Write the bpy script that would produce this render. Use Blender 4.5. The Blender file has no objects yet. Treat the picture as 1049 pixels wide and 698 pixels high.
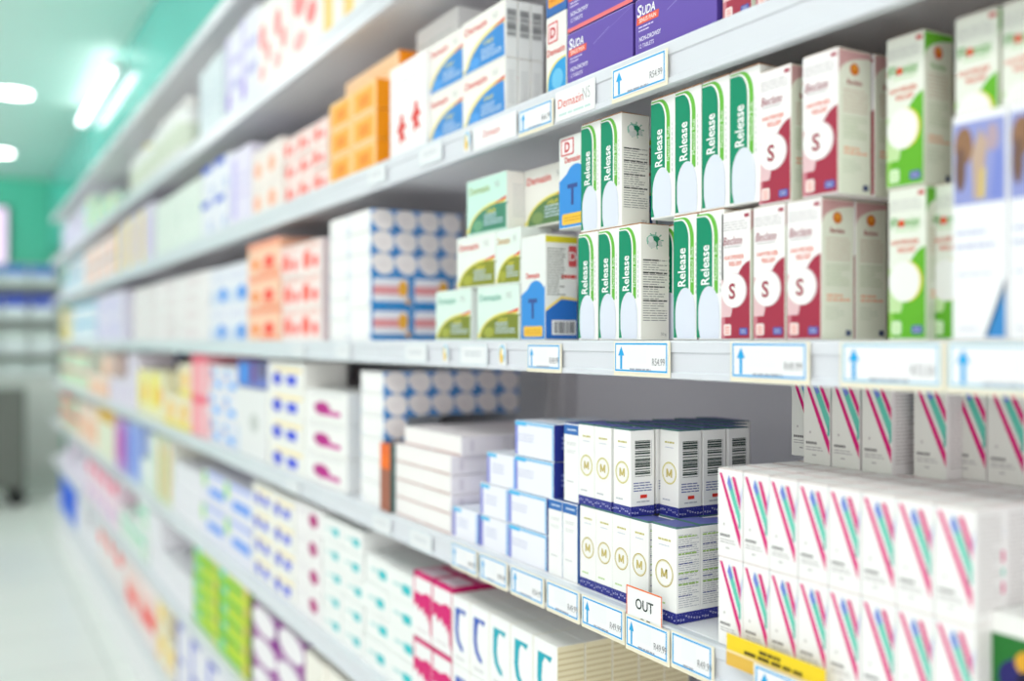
import bpy, bmesh, math, random
from mathutils import Vector, Matrix
random.seed(11)
C = bpy.context.scene.collection
PI = math.pi

# ------------------------------------------------------------------ camera model
T = math.atan2(570.5, 1000.0)          # yaw of the view away from the aisle direction (+Y)
FPX = 1000.0                           # focal length for a 1049 px wide frame
ZC = 1.475                             # eye height above the floor
CT, ST = math.cos(T), math.sin(T)
XF = 0.66                              # plane of the box fronts
XL = 0.645                             # plane of the shelf lips


def th(px):
    return T + math.atan((px - 524.5) / FPX)


def yat(px, X=XF):
    """position along the shelf of a picture column on the plane x = X"""
    return X / math.tan(th(px))


# ------------------------------------------------------------------ materials
def lin(c):
    c /= 255.0
    return c / 12.92 if c <= 0.04045 else ((c + 0.055) / 1.055) ** 2.4


MATS = {}


def mat(rgb, rough=0.5, k=0.88, name=None, spec=0.28, metal=0.0):
    key = (tuple(rgb), rough, k, metal)
    if key in MATS:
        return MATS[key]
    m = bpy.data.materials.new(name or 'print_%02x%02x%02x' % tuple(int(v) for v in rgb))
    m.use_nodes = True
    b = m.node_tree.nodes['Principled BSDF']
    b.inputs['Base Color'].default_value = (lin(rgb[0]) * k, lin(rgb[1]) * k, lin(rgb[2]) * k, 1)
    b.inputs['Roughness'].default_value = rough
    b.inputs['Specular IOR Level'].default_value = spec
    b.inputs['Metallic'].default_value = metal
    MATS[key] = m
    return m


def emit(rgb, s, name):
    m = bpy.data.materials.new(name)
    m.use_nodes = True
    nt = m.node_tree
    nt.nodes.clear()
    e = nt.nodes.new('ShaderNodeEmission')
    o = nt.nodes.new('ShaderNodeOutputMaterial')
    e.inputs[0].default_value = (*rgb, 1)
    e.inputs[1].default_value = s
    nt.links.new(e.outputs[0], o.inputs[0])
    return m


def noisy(name, rgb1, rgb2, scale, rough, spec=0.5, bump=0.0):
    m = bpy.data.materials.new(name)
    m.use_nodes = True
    nt = m.node_tree
    b = nt.nodes['Principled BSDF']
    tc = nt.nodes.new('ShaderNodeTexCoord')
    n = nt.nodes.new('ShaderNodeTexNoise')
    n.inputs['Scale'].default_value = scale
    n.inputs['Detail'].default_value = 4
    r = nt.nodes.new('ShaderNodeValToRGB')
    r.color_ramp.elements[0].color = (*[lin(v) for v in rgb1], 1)
    r.color_ramp.elements[1].color = (*[lin(v) for v in rgb2], 1)
    nt.links.new(tc.outputs['Object'], n.inputs['Vector'])
    nt.links.new(n.outputs['Fac'], r.inputs[0])
    nt.links.new(r.outputs[0], b.inputs['Base Color'])
    b.inputs['Roughness'].default_value = rough
    b.inputs['Specular IOR Level'].default_value = spec
    if bump:
        bp = nt.nodes.new('ShaderNodeBump')
        bp.inputs['Strength'].default_value = bump
        bp.inputs['Distance'].default_value = 0.002
        nt.links.new(n.outputs['Fac'], bp.inputs['Height'])
        nt.links.new(bp.outputs[0], b.inputs['Normal'])
    return m


W = (250, 249, 247)
WARM = (246, 244, 236)
GREY = (150, 150, 152)
LINEC = (168, 166, 166)
DARKT = (86, 84, 88)
CARD = (196, 160, 118)
SHELF = noisy('white_enamel', (233, 232, 236), (240, 239, 242), 3.0, 0.32)
CHANNEL = noisy('white_plastic_channel', (206, 209, 216), (216, 218, 224), 5.0, 0.3)
BACKP = noisy('grey_back_panel', (236, 236, 241), (242, 242, 246), 2.0, 0.45)
POST = noisy('pale_steel_post', (205, 203, 206), (216, 214, 218), 4.0, 0.4)

# ------------------------------------------------------------------ lettering
TEXT = {}


def text_mesh(s, bold=0.0):
    key = (s, bold)
    if key in TEXT:
        return TEXT[key]
    cu = bpy.data.curves.new('lettering', 'FONT')
    cu.body = s
    cu.size = 1.0
    cu.align_x = 'CENTER'
    cu.align_y = 'CENTER'
    cu.resolution_u = 3
    cu.offset = bold
    o = bpy.data.objects.new('lettering', cu)
    C.objects.link(o)
    dg = bpy.context.evaluated_depsgraph_get()
    dg.update()
    me = bpy.data.meshes.new_from_object(o.evaluated_get(dg))
    vs = [(v.co.x, v.co.y) for v in me.vertices]
    fs = [tuple(p.vertices) for p in me.polygons]
    bpy.data.objects.remove(o)
    bpy.data.curves.remove(cu)
    bpy.data.meshes.remove(me)
    xs = [v[0] for v in vs]
    ys = [v[1] for v in vs]
    cx, cy = (min(xs) + max(xs)) / 2, (min(ys) + max(ys)) / 2
    vs = [(x - cx, y - cy) for x, y in vs]
    TEXT[key] = (vs, fs, max(xs) - min(xs), max(ys) - min(ys))
    return TEXT[key]


# ------------------------------------------------------------------ a printed box
class Box:
    """front face on x = 0 (facing -x), width along y, origin at the bottom of the front; printing lies on the faces"""

    def __init__(s, w, d, h, base=W, side=None, top=None, bev=0.0007, rough=0.5):
        s.w, s.d, s.h = w, d, h
        s.rough = rough
        s.v, s.f, s.m = [], [], []
        s.mats = []
        bm = bmesh.new()
        bmesh.ops.create_cube(bm, size=1.0, matrix=Matrix.Translation((d / 2, 0, h / 2)) @ Matrix.Diagonal((d, w, h, 1)))
        bev = min(bev, 0.2 * min(w, d, h))
        bmesh.ops.bevel(bm, geom=bm.edges[:], offset=bev, segments=2, profile=0.5, affect='EDGES')
        bm.verts.index_update()
        s.v = [tuple(v.co) for v in bm.verts]
        bm.normal_update()
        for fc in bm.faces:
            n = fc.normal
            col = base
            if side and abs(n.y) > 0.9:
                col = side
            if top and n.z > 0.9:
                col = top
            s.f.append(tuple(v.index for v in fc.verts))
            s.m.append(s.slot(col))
        bm.free()
        s.lay = 1

    def slot(s, col):
        mm = col if isinstance(col, bpy.types.Material) else mat(col, s.rough)
        if mm not in s.mats:
            s.mats.append(mm)
        return s.mats.index(mm)

    def size(s, face):
        return {'F': (s.w, s.h), 'R': (s.d, s.h), 'T': (s.w, s.d), 'L': (s.d, s.h)}[face]

    def pt(s, face, a, b, e):
        if face == 'F':
            return (-e, s.w / 2 - a * s.w, b * s.h)
        if face == 'R':
            return (a * s.d, -s.w / 2 - e, b * s.h)
        if face == 'L':
            return ((1 - a) * s.d, s.w / 2 + e, b * s.h)
        return (b * s.d, s.w / 2 - a * s.w, s.h + e)

    def poly(s, face, pts, col, lay=1):
        e = 0.00012 * lay
        n = len(s.v)
        s.v += [s.pt(face, a, b, e) for a, b in pts]
        s.f.append(tuple(range(n, n + len(pts))))
        s.m.append(s.slot(col))

    def rect(s, face, a0, b0, a1, b1, col, lay=1):
        s.poly(face, [(a0, b0), (a1, b0), (a1, b1), (a0, b1)], col, lay)

    def rrect(s, face, a0, b0, a1, b1, r, col, lay=1):
        fw, fh = s.size(face)
        ra, rb = r / fw, r / fh
        pts = []
        for cx, cy, st in ((a1 - ra, b0 + rb, -90), (a1 - ra, b1 - rb, 0), (a0 + ra, b1 - rb, 90), (a0 + ra, b0 + rb, 180)):
            for k in range(4):
                an = math.radians(st + 30 * k)
                pts.append((cx + ra * math.cos(an), cy + rb * math.sin(an)))
        s.poly(face, pts, col, lay)

    def frame(s, face, a0, b0, a1, b1, t, col, lay=1):
        fw, fh = s.size(face)
        ta, tb = t / fw, t / fh
        s.rect(face, a0, b0, a1, b0 + tb, col, lay)
        s.rect(face, a0, b1 - tb, a1, b1, col, lay)
        s.rect(face, a0, b0 + tb, a0 + ta, b1 - tb, col, lay)
        s.rect(face, a1 - ta, b0 + tb, a1, b1 - tb, col, lay)

    def ell(s, face, a, b, ra, rb, col, lay=1, n=28, a0=0, a1=360):
        pts = []
        full = a1 - a0 >= 360
        for k in range(n if full else n + 1):
            an = math.radians(a0 + (a1 - a0) * k / n)
            pts.append((a + ra * math.cos(an), b + rb * math.sin(an)))
        s.poly(face, pts, col, lay)

    def ring(s, face, a, b, r, t, col, lay=1, n=32):
        fw, fh = s.size(face)
        e = 0.00012 * lay
        k0 = len(s.v)
        for k in range(n):
            an = 2 * PI * k / n
            for rr in (r, r - t):
                s.v.append(s.pt(face, a + rr * math.cos(an) / fw, b + rr * math.sin(an) / fh, e))
        sl = s.slot(col)
        for k in range(n):
            j = (k + 1) % n
            s.f.append((k0 + 2 * k, k0 + 2 * j, k0 + 2 * j + 1, k0 + 2 * k + 1))
            s.m.append(sl)

    def text(s, face, st, a, b, size, col, lay=2, rot=0, width=None, bold=0.0, shear=0.0):
        """size: letter height in metres; width: overall length in metres"""
        vs, fs, tw, thh = text_mesh(st, bold)
        fw, fh = s.size(face)
        sy = size / thh
        sx = width / tw if width else sy
        e = 0.00012 * lay
        n = len(s.v)
        c, sn = math.cos(math.radians(rot)), math.sin(math.radians(rot))
        for x, y in vs:
            x2 = x * sx + shear * y * sy
            y2 = y * sy
            s.v.append(s.pt(face, a + (x2 * c - y2 * sn) / fw, b + (x2 * sn + y2 * c) / fh, e))
        sl = s.slot(col)
        for f in fs:
            s.f.append(tuple(n + i for i in f))
            s.m.append(sl)

    def lines(s, face, a0, a1, b0, b1, n, col=LINEC, lay=1, seed=0, fill=0.42, words=True):
        """rows of fine print"""
        r = random.Random(seed)
        step = (b1 - b0) / n
        for k in range(n):
            b = b1 - step * (k + 0.5)
            x = a0
            end = a1 - (a1 - a0) * r.choice((0, 0, 0.1, 0.35))
            while x < end - 0.01:
                l = (a1 - a0) * r.uniform(0.12, 0.34) if words else end - x
                x1 = min(end, x + l)
                s.rect(face, x, b - step * fill / 2, x1, b + step * fill / 2, col, lay)
                x = x1 + (a1 - a0) * 0.035

    def barcode(s, face, a0, b0, a1, b1, col=(58, 62, 62), lay=2, across=True, seed=3):
        """bars stacked upwards (across) or side by side"""
        r = random.Random(seed)
        t, lim = (b0, b1) if across else (a0, a1)
        span = lim - t
        while t < lim:
            u = min(lim, t + span * r.choice((0.015, 0.03, 0.05)))
            if across:
                s.rect(face, a0, t, a1, u, col, lay)
            else:
                s.rect(face, t, b0, u, b1, col, lay)
            t = u + span * r.choice((0.012, 0.02, 0.04))

    def mesh(s, name):
        me = bpy.data.meshes.new(name)
        me.from_pydata(s.v, [], s.f)
        for mm in s.mats:
            me.materials.append(mm)
        me.polygons.foreach_set('material_index', s.m)
        me.update()
        return me


def flap_mesh(w, d, h, col, edge=CARD, lift=0.0, name='top_flap'):
    """the tuck flap closing the top of a carton: a thin card panel, its raw edge showing along the front"""
    bm = bmesh.new()
    t = 0.0007
    x0, x1 = 0.0006, d - 0.0012
    y = w / 2 - 0.0012
    vs = [bm.verts.new(p) for p in (
        (x0, -y, h), (x0, y, h), (x1, y, h), (x1, -y, h),
        (x0, -y, h + t + lift), (x0, y, h + t + lift), (x1, y, h + t), (x1, -y, h + t))]
    top = bm.faces.new([vs[4], vs[7], vs[6], vs[5]])
    fr = bm.faces.new([vs[0], vs[4], vs[5], vs[1]])
    r = bm.faces.new([vs[0], vs[3], vs[7], vs[4]])
    l = bm.faces.new([vs[1], vs[5], vs[6], vs[2]])
    bk = bm.faces.new([vs[2], vs[6], vs[7], vs[3]])
    for f in (fr, r, l, bk):
        f.material_index = 1
    bmesh.ops.recalc_face_normals(bm, faces=bm.faces[:])
    me = bpy.data.meshes.new(name)
    bm.to_mesh(me)
    bm.free()
    me.materials.append(mat(col, 0.5))
    me.materials.append(mat(edge, 0.8))
    return me


# ------------------------------------------------------------------ objects
ALL_LABELS = {}


def tag(o, label, cat, group=None, kind=None):
    o['label'] = label
    o['category'] = cat
    if group:
        o['group'] = group
    if kind:
        o['kind'] = kind
    n = len(label.split())
    if not 4 <= n <= 16:
        print('LABEL LENGTH', n, label)
    if label in ALL_LABELS:
        print('LABEL TWICE', label)
    ALL_LABELS[label] = 1


def put(d, X, y, z, label, rot=0.0, group=None):
    """d: a design (name, category, mesh, parts); a box with parts is an empty that parents its body and its other parts"""
    o = bpy.data.objects.new(d['name'], None if d['parts'] else d['mesh'])
    C.objects.link(o)
    o.location = (X, y, ZC + z)
    o.rotation_euler = (0, 0, rot)
    tag(o, label, d['cat'], group)
    if d['parts']:
        o.empty_display_size = 0.02
        for pn, pm in [(d.get('body', 'carton_body'), d['mesh'])] + d['parts']:
            c = bpy.data.objects.new(pn, pm)
            C.objects.link(c)
            c.parent = o
    return o


def design(name, box, parts=(), cat='medicine box'):
    return dict(name=name, cat=cat, mesh=box.mesh(name), parts=list(parts), w=box.w, d=box.d, h=box.h)


ORD = ['first', 'second', 'third', 'fourth', 'fifth', 'sixth', 'seventh', 'eighth', 'ninth', 'tenth', 'eleventh', 'twelfth']


def tiername(t, n):
    if n == 1:
        return ''
    if n == 2:
        return ('lower tier', 'upper tier')[t]
    if n == 3:
        return ('bottom tier', 'middle tier', 'top tier')[t]
    if t == 0:
        return 'bottom tier'
    if t == n - 1:
        return 'top tier'
    return ORD[t] + ' tier up'


def block(d, X, yfar, z, cols, tiers, desc, lm='', rows=1, frm='far', group=None, gap=0.0007, jit=0.0, skip=None, pitch=None, rot=0.0, rowgap=0.0008):
    """a stack of one kind: every box an object of its own. cols run from the far end towards the camera"""
    p = pitch or d['w'] + gap
    r = random.Random(desc)
    for c in range(cols):
        for t in range(tiers):
            for k in range(rows):
                if skip and skip(c, t, k):
                    continue
                i = c if frm == 'far' else cols - 1 - c
                lab = desc
                if tiers > 1:
                    lab += ', ' + tiername(t, tiers)
                if cols > 1:
                    lab += ', ' + ORD[i] + ((' from ' + lm) if lm else ' along')
                if k:
                    lab += ', ' + ORD[k] + ' row back'
                put(d, X + k * (d['d'] + rowgap) + r.uniform(0, jit), yfar - (c + 0.5) * p, z + t * (d['h'] + 0.0009), lab,
                    rot=rot + r.uniform(-1, 1) * jit * 3, group=group)


def mesh_obj(name, bm, mats, parent=None):
    me = bpy.data.meshes.new(name)
    bmesh.ops.recalc_face_normals(bm, faces=bm.faces[:])
    bm.to_mesh(me)
    bm.free()
    for m in (mats if isinstance(mats, (list, tuple)) else [mats]):
        me.materials.append(m)
    o = bpy.data.objects.new(name, me)
    C.objects.link(o)
    if parent:
        o.parent = parent
    return o


def add_box(bm, x0, y0, z0, x1, y1, z1, bev=0.0, mi=0):
    g = bmesh.ops.create_cube(bm, size=1.0, matrix=Matrix.Translation(((x0 + x1) / 2, (y0 + y1) / 2, (z0 + z1) / 2)) @ Matrix.Diagonal((abs(x1 - x0), abs(y1 - y0), abs(z1 - z0), 1)))
    vs = g['verts']
    fs = list({f for v in vs for f in v.link_faces})
    for f in fs:
        f.material_index = mi
    if bev:
        es = list({e for v in vs for e in v.link_edges})
        bmesh.ops.bevel(bm, geom=es, offset=bev, segments=2, profile=0.5, affect='EDGES')


def boxobj(name, x0, y0, z0, x1, y1, z1, m, parent=None, bev=0.0):
    bm = bmesh.new()
    add_box(bm, x0, y0, z0, x1, y1, z1, bev)
    return mesh_obj(name, bm, m, parent)


def empty(name, loc, label, cat, group=None):
    e = bpy.data.objects.new(name, None)
    C.objects.link(e)
    e.location = loc
    e.empty_display_size = 0.05
    tag(e, label, cat, group)
    return e


def struct(o):
    o['kind'] = 'structure'
    return o


# ================================================================== the room
HC = 1.75 + ZC                  # ceiling height
YB = 11.8                       # far wall


def floor_material():
    m = bpy.data.materials.new('pale_glossy_floor_tile')
    m.use_nodes = True
    nt = m.node_tree
    b = nt.nodes['Principled BSDF']
    tc = nt.nodes.new('ShaderNodeTexCoord')
    br = nt.nodes.new('ShaderNodeTexBrick')
    br.offset = 0.0
    br.inputs['Scale'].default_value = 1.0
    br.inputs['Brick Width'].default_value = 0.6
    br.inputs['Row Height'].default_value = 0.6
    br.inputs['Mortar Size'].default_value = 0.004
    br.inputs['Color1'].default_value = (0.80, 0.82, 0.79, 1)
    br.inputs['Color2'].default_value = (0.83, 0.845, 0.815, 1)
    br.inputs['Mortar'].default_value = (0.5, 0.53, 0.5, 1)
    nt.links.new(tc.outputs['Object'], br.inputs['Vector'])
    nt.links.new(br.outputs['Color'], b.inputs['Base Color'])
    b.inputs['Roughness'].default_value = 0.3
    return m


struct(boxobj('floor', -2.6, -3.0, -0.1, 1.3, YB + 0.2, 0.0, floor_material()))
struct(boxobj('ceiling', -2.6, -3.0, HC, 1.3, YB + 0.2, HC + 0.1, noisy('pale_mint_ceiling_paint', (206, 236, 226), (212, 240, 230), 1.0, 0.6)))
TEAL = noisy('teal_green_wall_paint', (96, 216, 184), (104, 222, 190), 1.2, 0.45)
GLOSS = noisy('glossy_turquoise_panel', (90, 204, 192), (98, 212, 200), 1.0, 0.10, 0.6)
struct(boxobj('wall_back', -2.6, YB, 0.0, 1.3, YB + 0.1, HC, TEAL))
struct(boxobj('wall_right', 1.06, -3.0, 0.0, 1.16, YB, HC, noisy('off_white_wall_paint', (226, 232, 226), (232, 236, 230), 1.0, 0.6)))
# the turquoise bulkhead between the shelving and the ceiling
struct(boxobj('wall_bulkhead', 0.885, -3.0, ZC + 0.965, 1.055, YB - 0.01, HC - 0.001, GLOSS))

# ------------------------------------------------------------------ lamps of the room, and ceiling panels added for more light
DOWN = emit((1.0, 0.98, 0.95), 12.0, 'downlight_glow')
TUBE = emit((0.93, 0.98, 1.0), 4.2, 'tube_glow')
PANEL_FILL = emit((1.0, 0.985, 0.97), 7.0, 'added_panel_glow')
RIM = mat((240, 242, 240), 0.4)


def downlight(y, label):
    e = empty('ceiling_downlight', (0.35, y, HC), label, 'ceiling light', 'round downlights over the aisle')
    bm = bmesh.new()
    n = 40
    prof = [(0.15, 0.0), (0.15, -0.012), (0.128, -0.016), (0.122, -0.008)]
    rings = [[bm.verts.new((r * math.cos(2 * PI * k / n), r * math.sin(2 * PI * k / n), z)) for k in range(n)] for r, z in prof]
    for a, b in zip(rings, rings[1:]):
        for k in range(n):
            bm.faces.new((a[k], a[(k + 1) % n], b[(k + 1) % n], b[k]))
    mesh_obj('rim', bm, RIM, e)
    bm = bmesh.new()
    bmesh.ops.create_cone(bm, cap_ends=True, segments=n, radius1=0.121, radius2=0.121, depth=0.005, matrix=Matrix.Translation((0, 0, -0.0075)))
    mesh_obj('diffuser', bm, DOWN, e)


downlight(7.7, 'round glowing downlight in the mint ceiling, larger of the two in view')
downlight(10.2, 'round glowing downlight in the mint ceiling, nearer the teal end wall')
downlight(5.2, 'round glowing downlight in the mint ceiling, over the middle of the aisle')
downlight(2.7, 'round glowing downlight in the mint ceiling, over the orange cartons')


def tube_light(y0, y1, label):
    e = empty('tube_light', (0.82, (y0 + y1) / 2, ZC + 1.64), label, 'ceiling light', 'tube lights on the bulkhead')
    L = (y1 - y0) / 2
    bm = bmesh.new()
    add_box(bm, 0.026, -L - 0.03, -0.03, 0.064, L + 0.03, 0.03, 0.004)
    mesh_obj('housing', bm, RIM, e)
    bm = bmesh.new()
    bmesh.ops.create_cone(bm, cap_ends=True, segments=20, radius1=0.022, radius2=0.022, depth=2 * L, matrix=Matrix.Rotation(PI / 2, 4, 'X'))
    mesh_obj('lamp_tube', bm, TUBE, e)
    for s in (-1, 1):
        bm = bmesh.new()
        add_box(bm, -0.024, s * (L + 0.002), -0.026, 0.03, s * (L + 0.028), 0.026, 0.004)
        mesh_obj('end_cap', bm, RIM, e)


tube_light(6.25, 7.95, 'glowing white tube light fixed along the turquoise bulkhead over the shelves')


def added_panel(x, y, label):  # unseen ceiling panel, added to light the shelves
    e = empty('added_ceiling_panel', (x, y, HC), label, 'ceiling light', 'added panel lights in the ceiling')
    bm = bmesh.new()
    for a in ((-0.32, -0.62, -0.3, 0.62), (0.3, -0.62, 0.32, 0.62), (-0.3, -0.62, 0.3, -0.6), (-0.3, 0.6, 0.3, 0.62)):
        add_box(bm, a[0], a[1], -0.02, a[2], a[3], -0.001)
    mesh_obj('frame', bm, RIM, e)
    mesh_obj('diffuser', (lambda b: (add_box(b, -0.299, -0.599, -0.012, 0.299, 0.599, -0.004), b)[1])(bmesh.new()), PANEL_FILL, e)


for y, w in ((-1.2, 'behind the viewer'), (0.6, 'beside the navy-banded boxes'), (2.4, 'across from the orange cartons'), (6.0, 'across from the tube light'), (8.2, 'past the end of the shelves')):
    added_panel(-0.75, y, 'added unseen panel light in the ceiling ' + w)

# ================================================================== shelving
SH = dict(U3=0.945, U2=0.62, U=0.312, M=0.0, L=-0.298, N1=-0.594, N2=-0.89, N3=-1.19)
LIPB = dict(U3=0.905, U2=0.575, U=0.266, M=-0.040, L=-0.336, N1=-0.634, N2=-0.93, N3=-1.23)
XB = 1.035


def channel_bm(y0, y1, zt, zb):
    """the price channel: a bead at the top, a shallow recess, a lower bead"""
    bm = bmesh.new()
    h = zt - zb
    prof = [(0.656, zt - 0.0002), (XL + 0.001, zt - 0.0002), (XL, zt - 0.002), (XL, zt - h * 0.30), (XL + 0.0018, zt - h * 0.33), (XL + 0.0018, zt - h * 0.80),
            (XL - 0.001, zt - h * 0.84), (XL - 0.001, zb + 0.001), (XL + 0.001, zb), (0.656, zb)]
    a = [bm.verts.new((x, y0, z)) for x, z in prof]
    b = [bm.verts.new((x, y1, z)) for x, z in prof]
    n = len(prof)
    for i in range(n):
        j = (i + 1) % n
        bm.faces.new((a[i], a[j], b[j], b[i]))
    bm.faces.new(a)
    bm.faces.new(b[::-1])
    return bm


BAYW = 1.12
BAY0 = 0.476 - BAYW
BAYLAB = ['white shelving bay closest to the viewer with tall photo-printed boxes', 'white shelving bay holding the purple, green and maroon boxes',
          'white shelving bay holding the orange cartons and oval-printed packs', 'white shelving bay with red-marked and lavender cartons',
          'white shelving bay with white bottles on its top shelf', 'white shelving bay with pale mint cartons, sixth bay along',
          'white shelving bay of pastel cartons, last but one along the aisle', 'white shelving bay at the aisle end by the teal wall']
for k in range(8):
    y0, y1 = BAY0 + k * BAYW + 0.0012, BAY0 + (k + 1) * BAYW - 0.0012
    bay = empty('shelving_bay', (0, 0, 0), BAYLAB[k], 'shelving', 'shelving bays along the aisle')
    bm = bmesh.new()
    add_box(bm, XB, y0, 0.03, XB + 0.012, y1, ZC + 0.94)
    mesh_obj('back_panel', bm, BACKP, bay)
    for yy in (y0 + 0.016, y1 - 0.016):
        bm = bmesh.new()
        add_box(bm, XB - 0.03, yy - 0.015, 0.0, XB - 0.0005, yy + 0.015, ZC + 0.93, 0.002)
        for s in range(40):
            add_box(bm, XB - 0.0312, yy - 0.003, 0.2 + s * 0.05, XB - 0.029, yy + 0.003, 0.225 + s * 0.05)
        mesh_obj('upright', bm, POST, bay)
    bm = bmesh.new()
    add_box(bm, 0.69, y0, 0.0, 0.70, y1, ZC + LIPB['N3'] - 0.002)
    mesh_obj('kick_plate', bm, SHELF, bay)
    for s, z in SH.items():
        bm = bmesh.new()
        add_box(bm, 0.657, y0, ZC + z - 0.022, XB - 0.032, y1, ZC + z, 0.001)
        sh = mesh_obj('canopy_board' if s == 'U3' else 'shelf', bm, SHELF, bay)
        mesh_obj('fascia' if s == 'U3' else 'price_channel', channel_bm(y0, y1, ZC + z, ZC + LIPB[s]), CHANNEL, sh)

# ================================================================== designs of the near boxes
GD, GDK, GL = (0, 142, 104), (0, 88, 60), (108, 190, 66)
OVALW = (224, 229, 242)


def arc(cx, cy, ra, rb, a0, a1, n=8):
    return [(cx + ra * math.cos(math.radians(a0 + (a1 - a0) * k / n)), cy + rb * math.sin(math.radians(a0 + (a1 - a0) * k / n))) for k in range(n + 1)]


def make_release(h=0.129, seed=0):
    b = Box(0.0405, 0.040, h, W, side=WARM, top=(244, 240, 230))
    # light green outer band, thin white gap, dark green field
    b.poly('F', [(0.02, 0.36), (0.80, 0.36)] + [(0.80, 0.80)] + arc(0.40, 0.80, 0.40, 0.185, 0, 90) + [(0.02, 0.985)], GL, 1)
    b.poly('F', [(0.01, 0.02), (0.66, 0.30)] + [(0.66, 0.80)] + arc(0.32, 0.80, 0.34, 0.172, 0, 90) + [(0.01, 0.972)], W, 2)
    b.poly('F', [(0.01, 0.02), (0.16, 0.02), (0.60, 0.30)] + [(0.60, 0.80)] + arc(0.28, 0.80, 0.32, 0.162, 0, 90) + [(0.01, 0.962)], GD, 3)
    b.poly('F', arc(0.47, 0.22, 0.39, 0.20, 0, 180, 14) + [(0.085, 0.10), (0.16, 0.012), (0.84, 0.012), (0.87, 0.10)], OVALW, 4)
    b.text('F', 'Release', 0.34, 0.585, 0.0125, (255, 255, 255), 5, 90, width=0.0395, bold=0.014)
    b.text('F', 'Menthol Rub', 0.735, 0.60, 0.0042, (235, 250, 225), 4, 90, width=0.036)
    b.lines('F', 0.86, 0.90, 0.36, 0.78, 10, (196, 198, 196), 1, seed, 0.7, False)
    # the far side: leaf emblem and small print
    for k, (x, y, rx, ry, c) in enumerate(((0.44, 0.86, 0.24, 0.055, (150, 205, 185)), (0.52, 0.855, 0.17, 0.045, (40, 140, 104)), (0.40, 0.83, 0.15, 0.035, (222, 226, 222)), (0.66, 0.84, 0.07, 0.03, (206, 212, 208)), (0.34, 0.87, 0.10, 0.028, (236, 238, 236)))):
        b.ell('R', x, y, rx, ry, c, 1 + k, 14)
    for k in range(10):
        an = 0.7 * k
        b.poly('R', [(0.5, 0.86), (0.5 + 0.3 * math.cos(an), 0.86 + 0.075 * math.sin(an)), (0.5 + 0.3 * math.cos(an + 0.14), 0.86 + 0.075 * math.sin(an + 0.14))], (120, 186, 160), 1)
    b.lines('R', 0.08, 0.92, 0.16, 0.70, 26, (150, 150, 148), 1, seed + 1, 0.34)
    for y in (0.68, 0.57, 0.45, 0.33):
        b.lines('R', 0.08, 0.92, y, y + 0.02, 1, (80, 82, 80), 2, int(y * 100), 0.6)
    b.text('R', '50 g', 0.8, 0.05, 0.004, (150, 150, 150), 2)
    return design('ointment_box', b, [('top_flap', flap_mesh(b.w, b.d, h, (244, 240, 232), (176, 120, 70), 0.0006))])


MAR, PINK = (168, 52, 74), (232, 196, 200)


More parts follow.
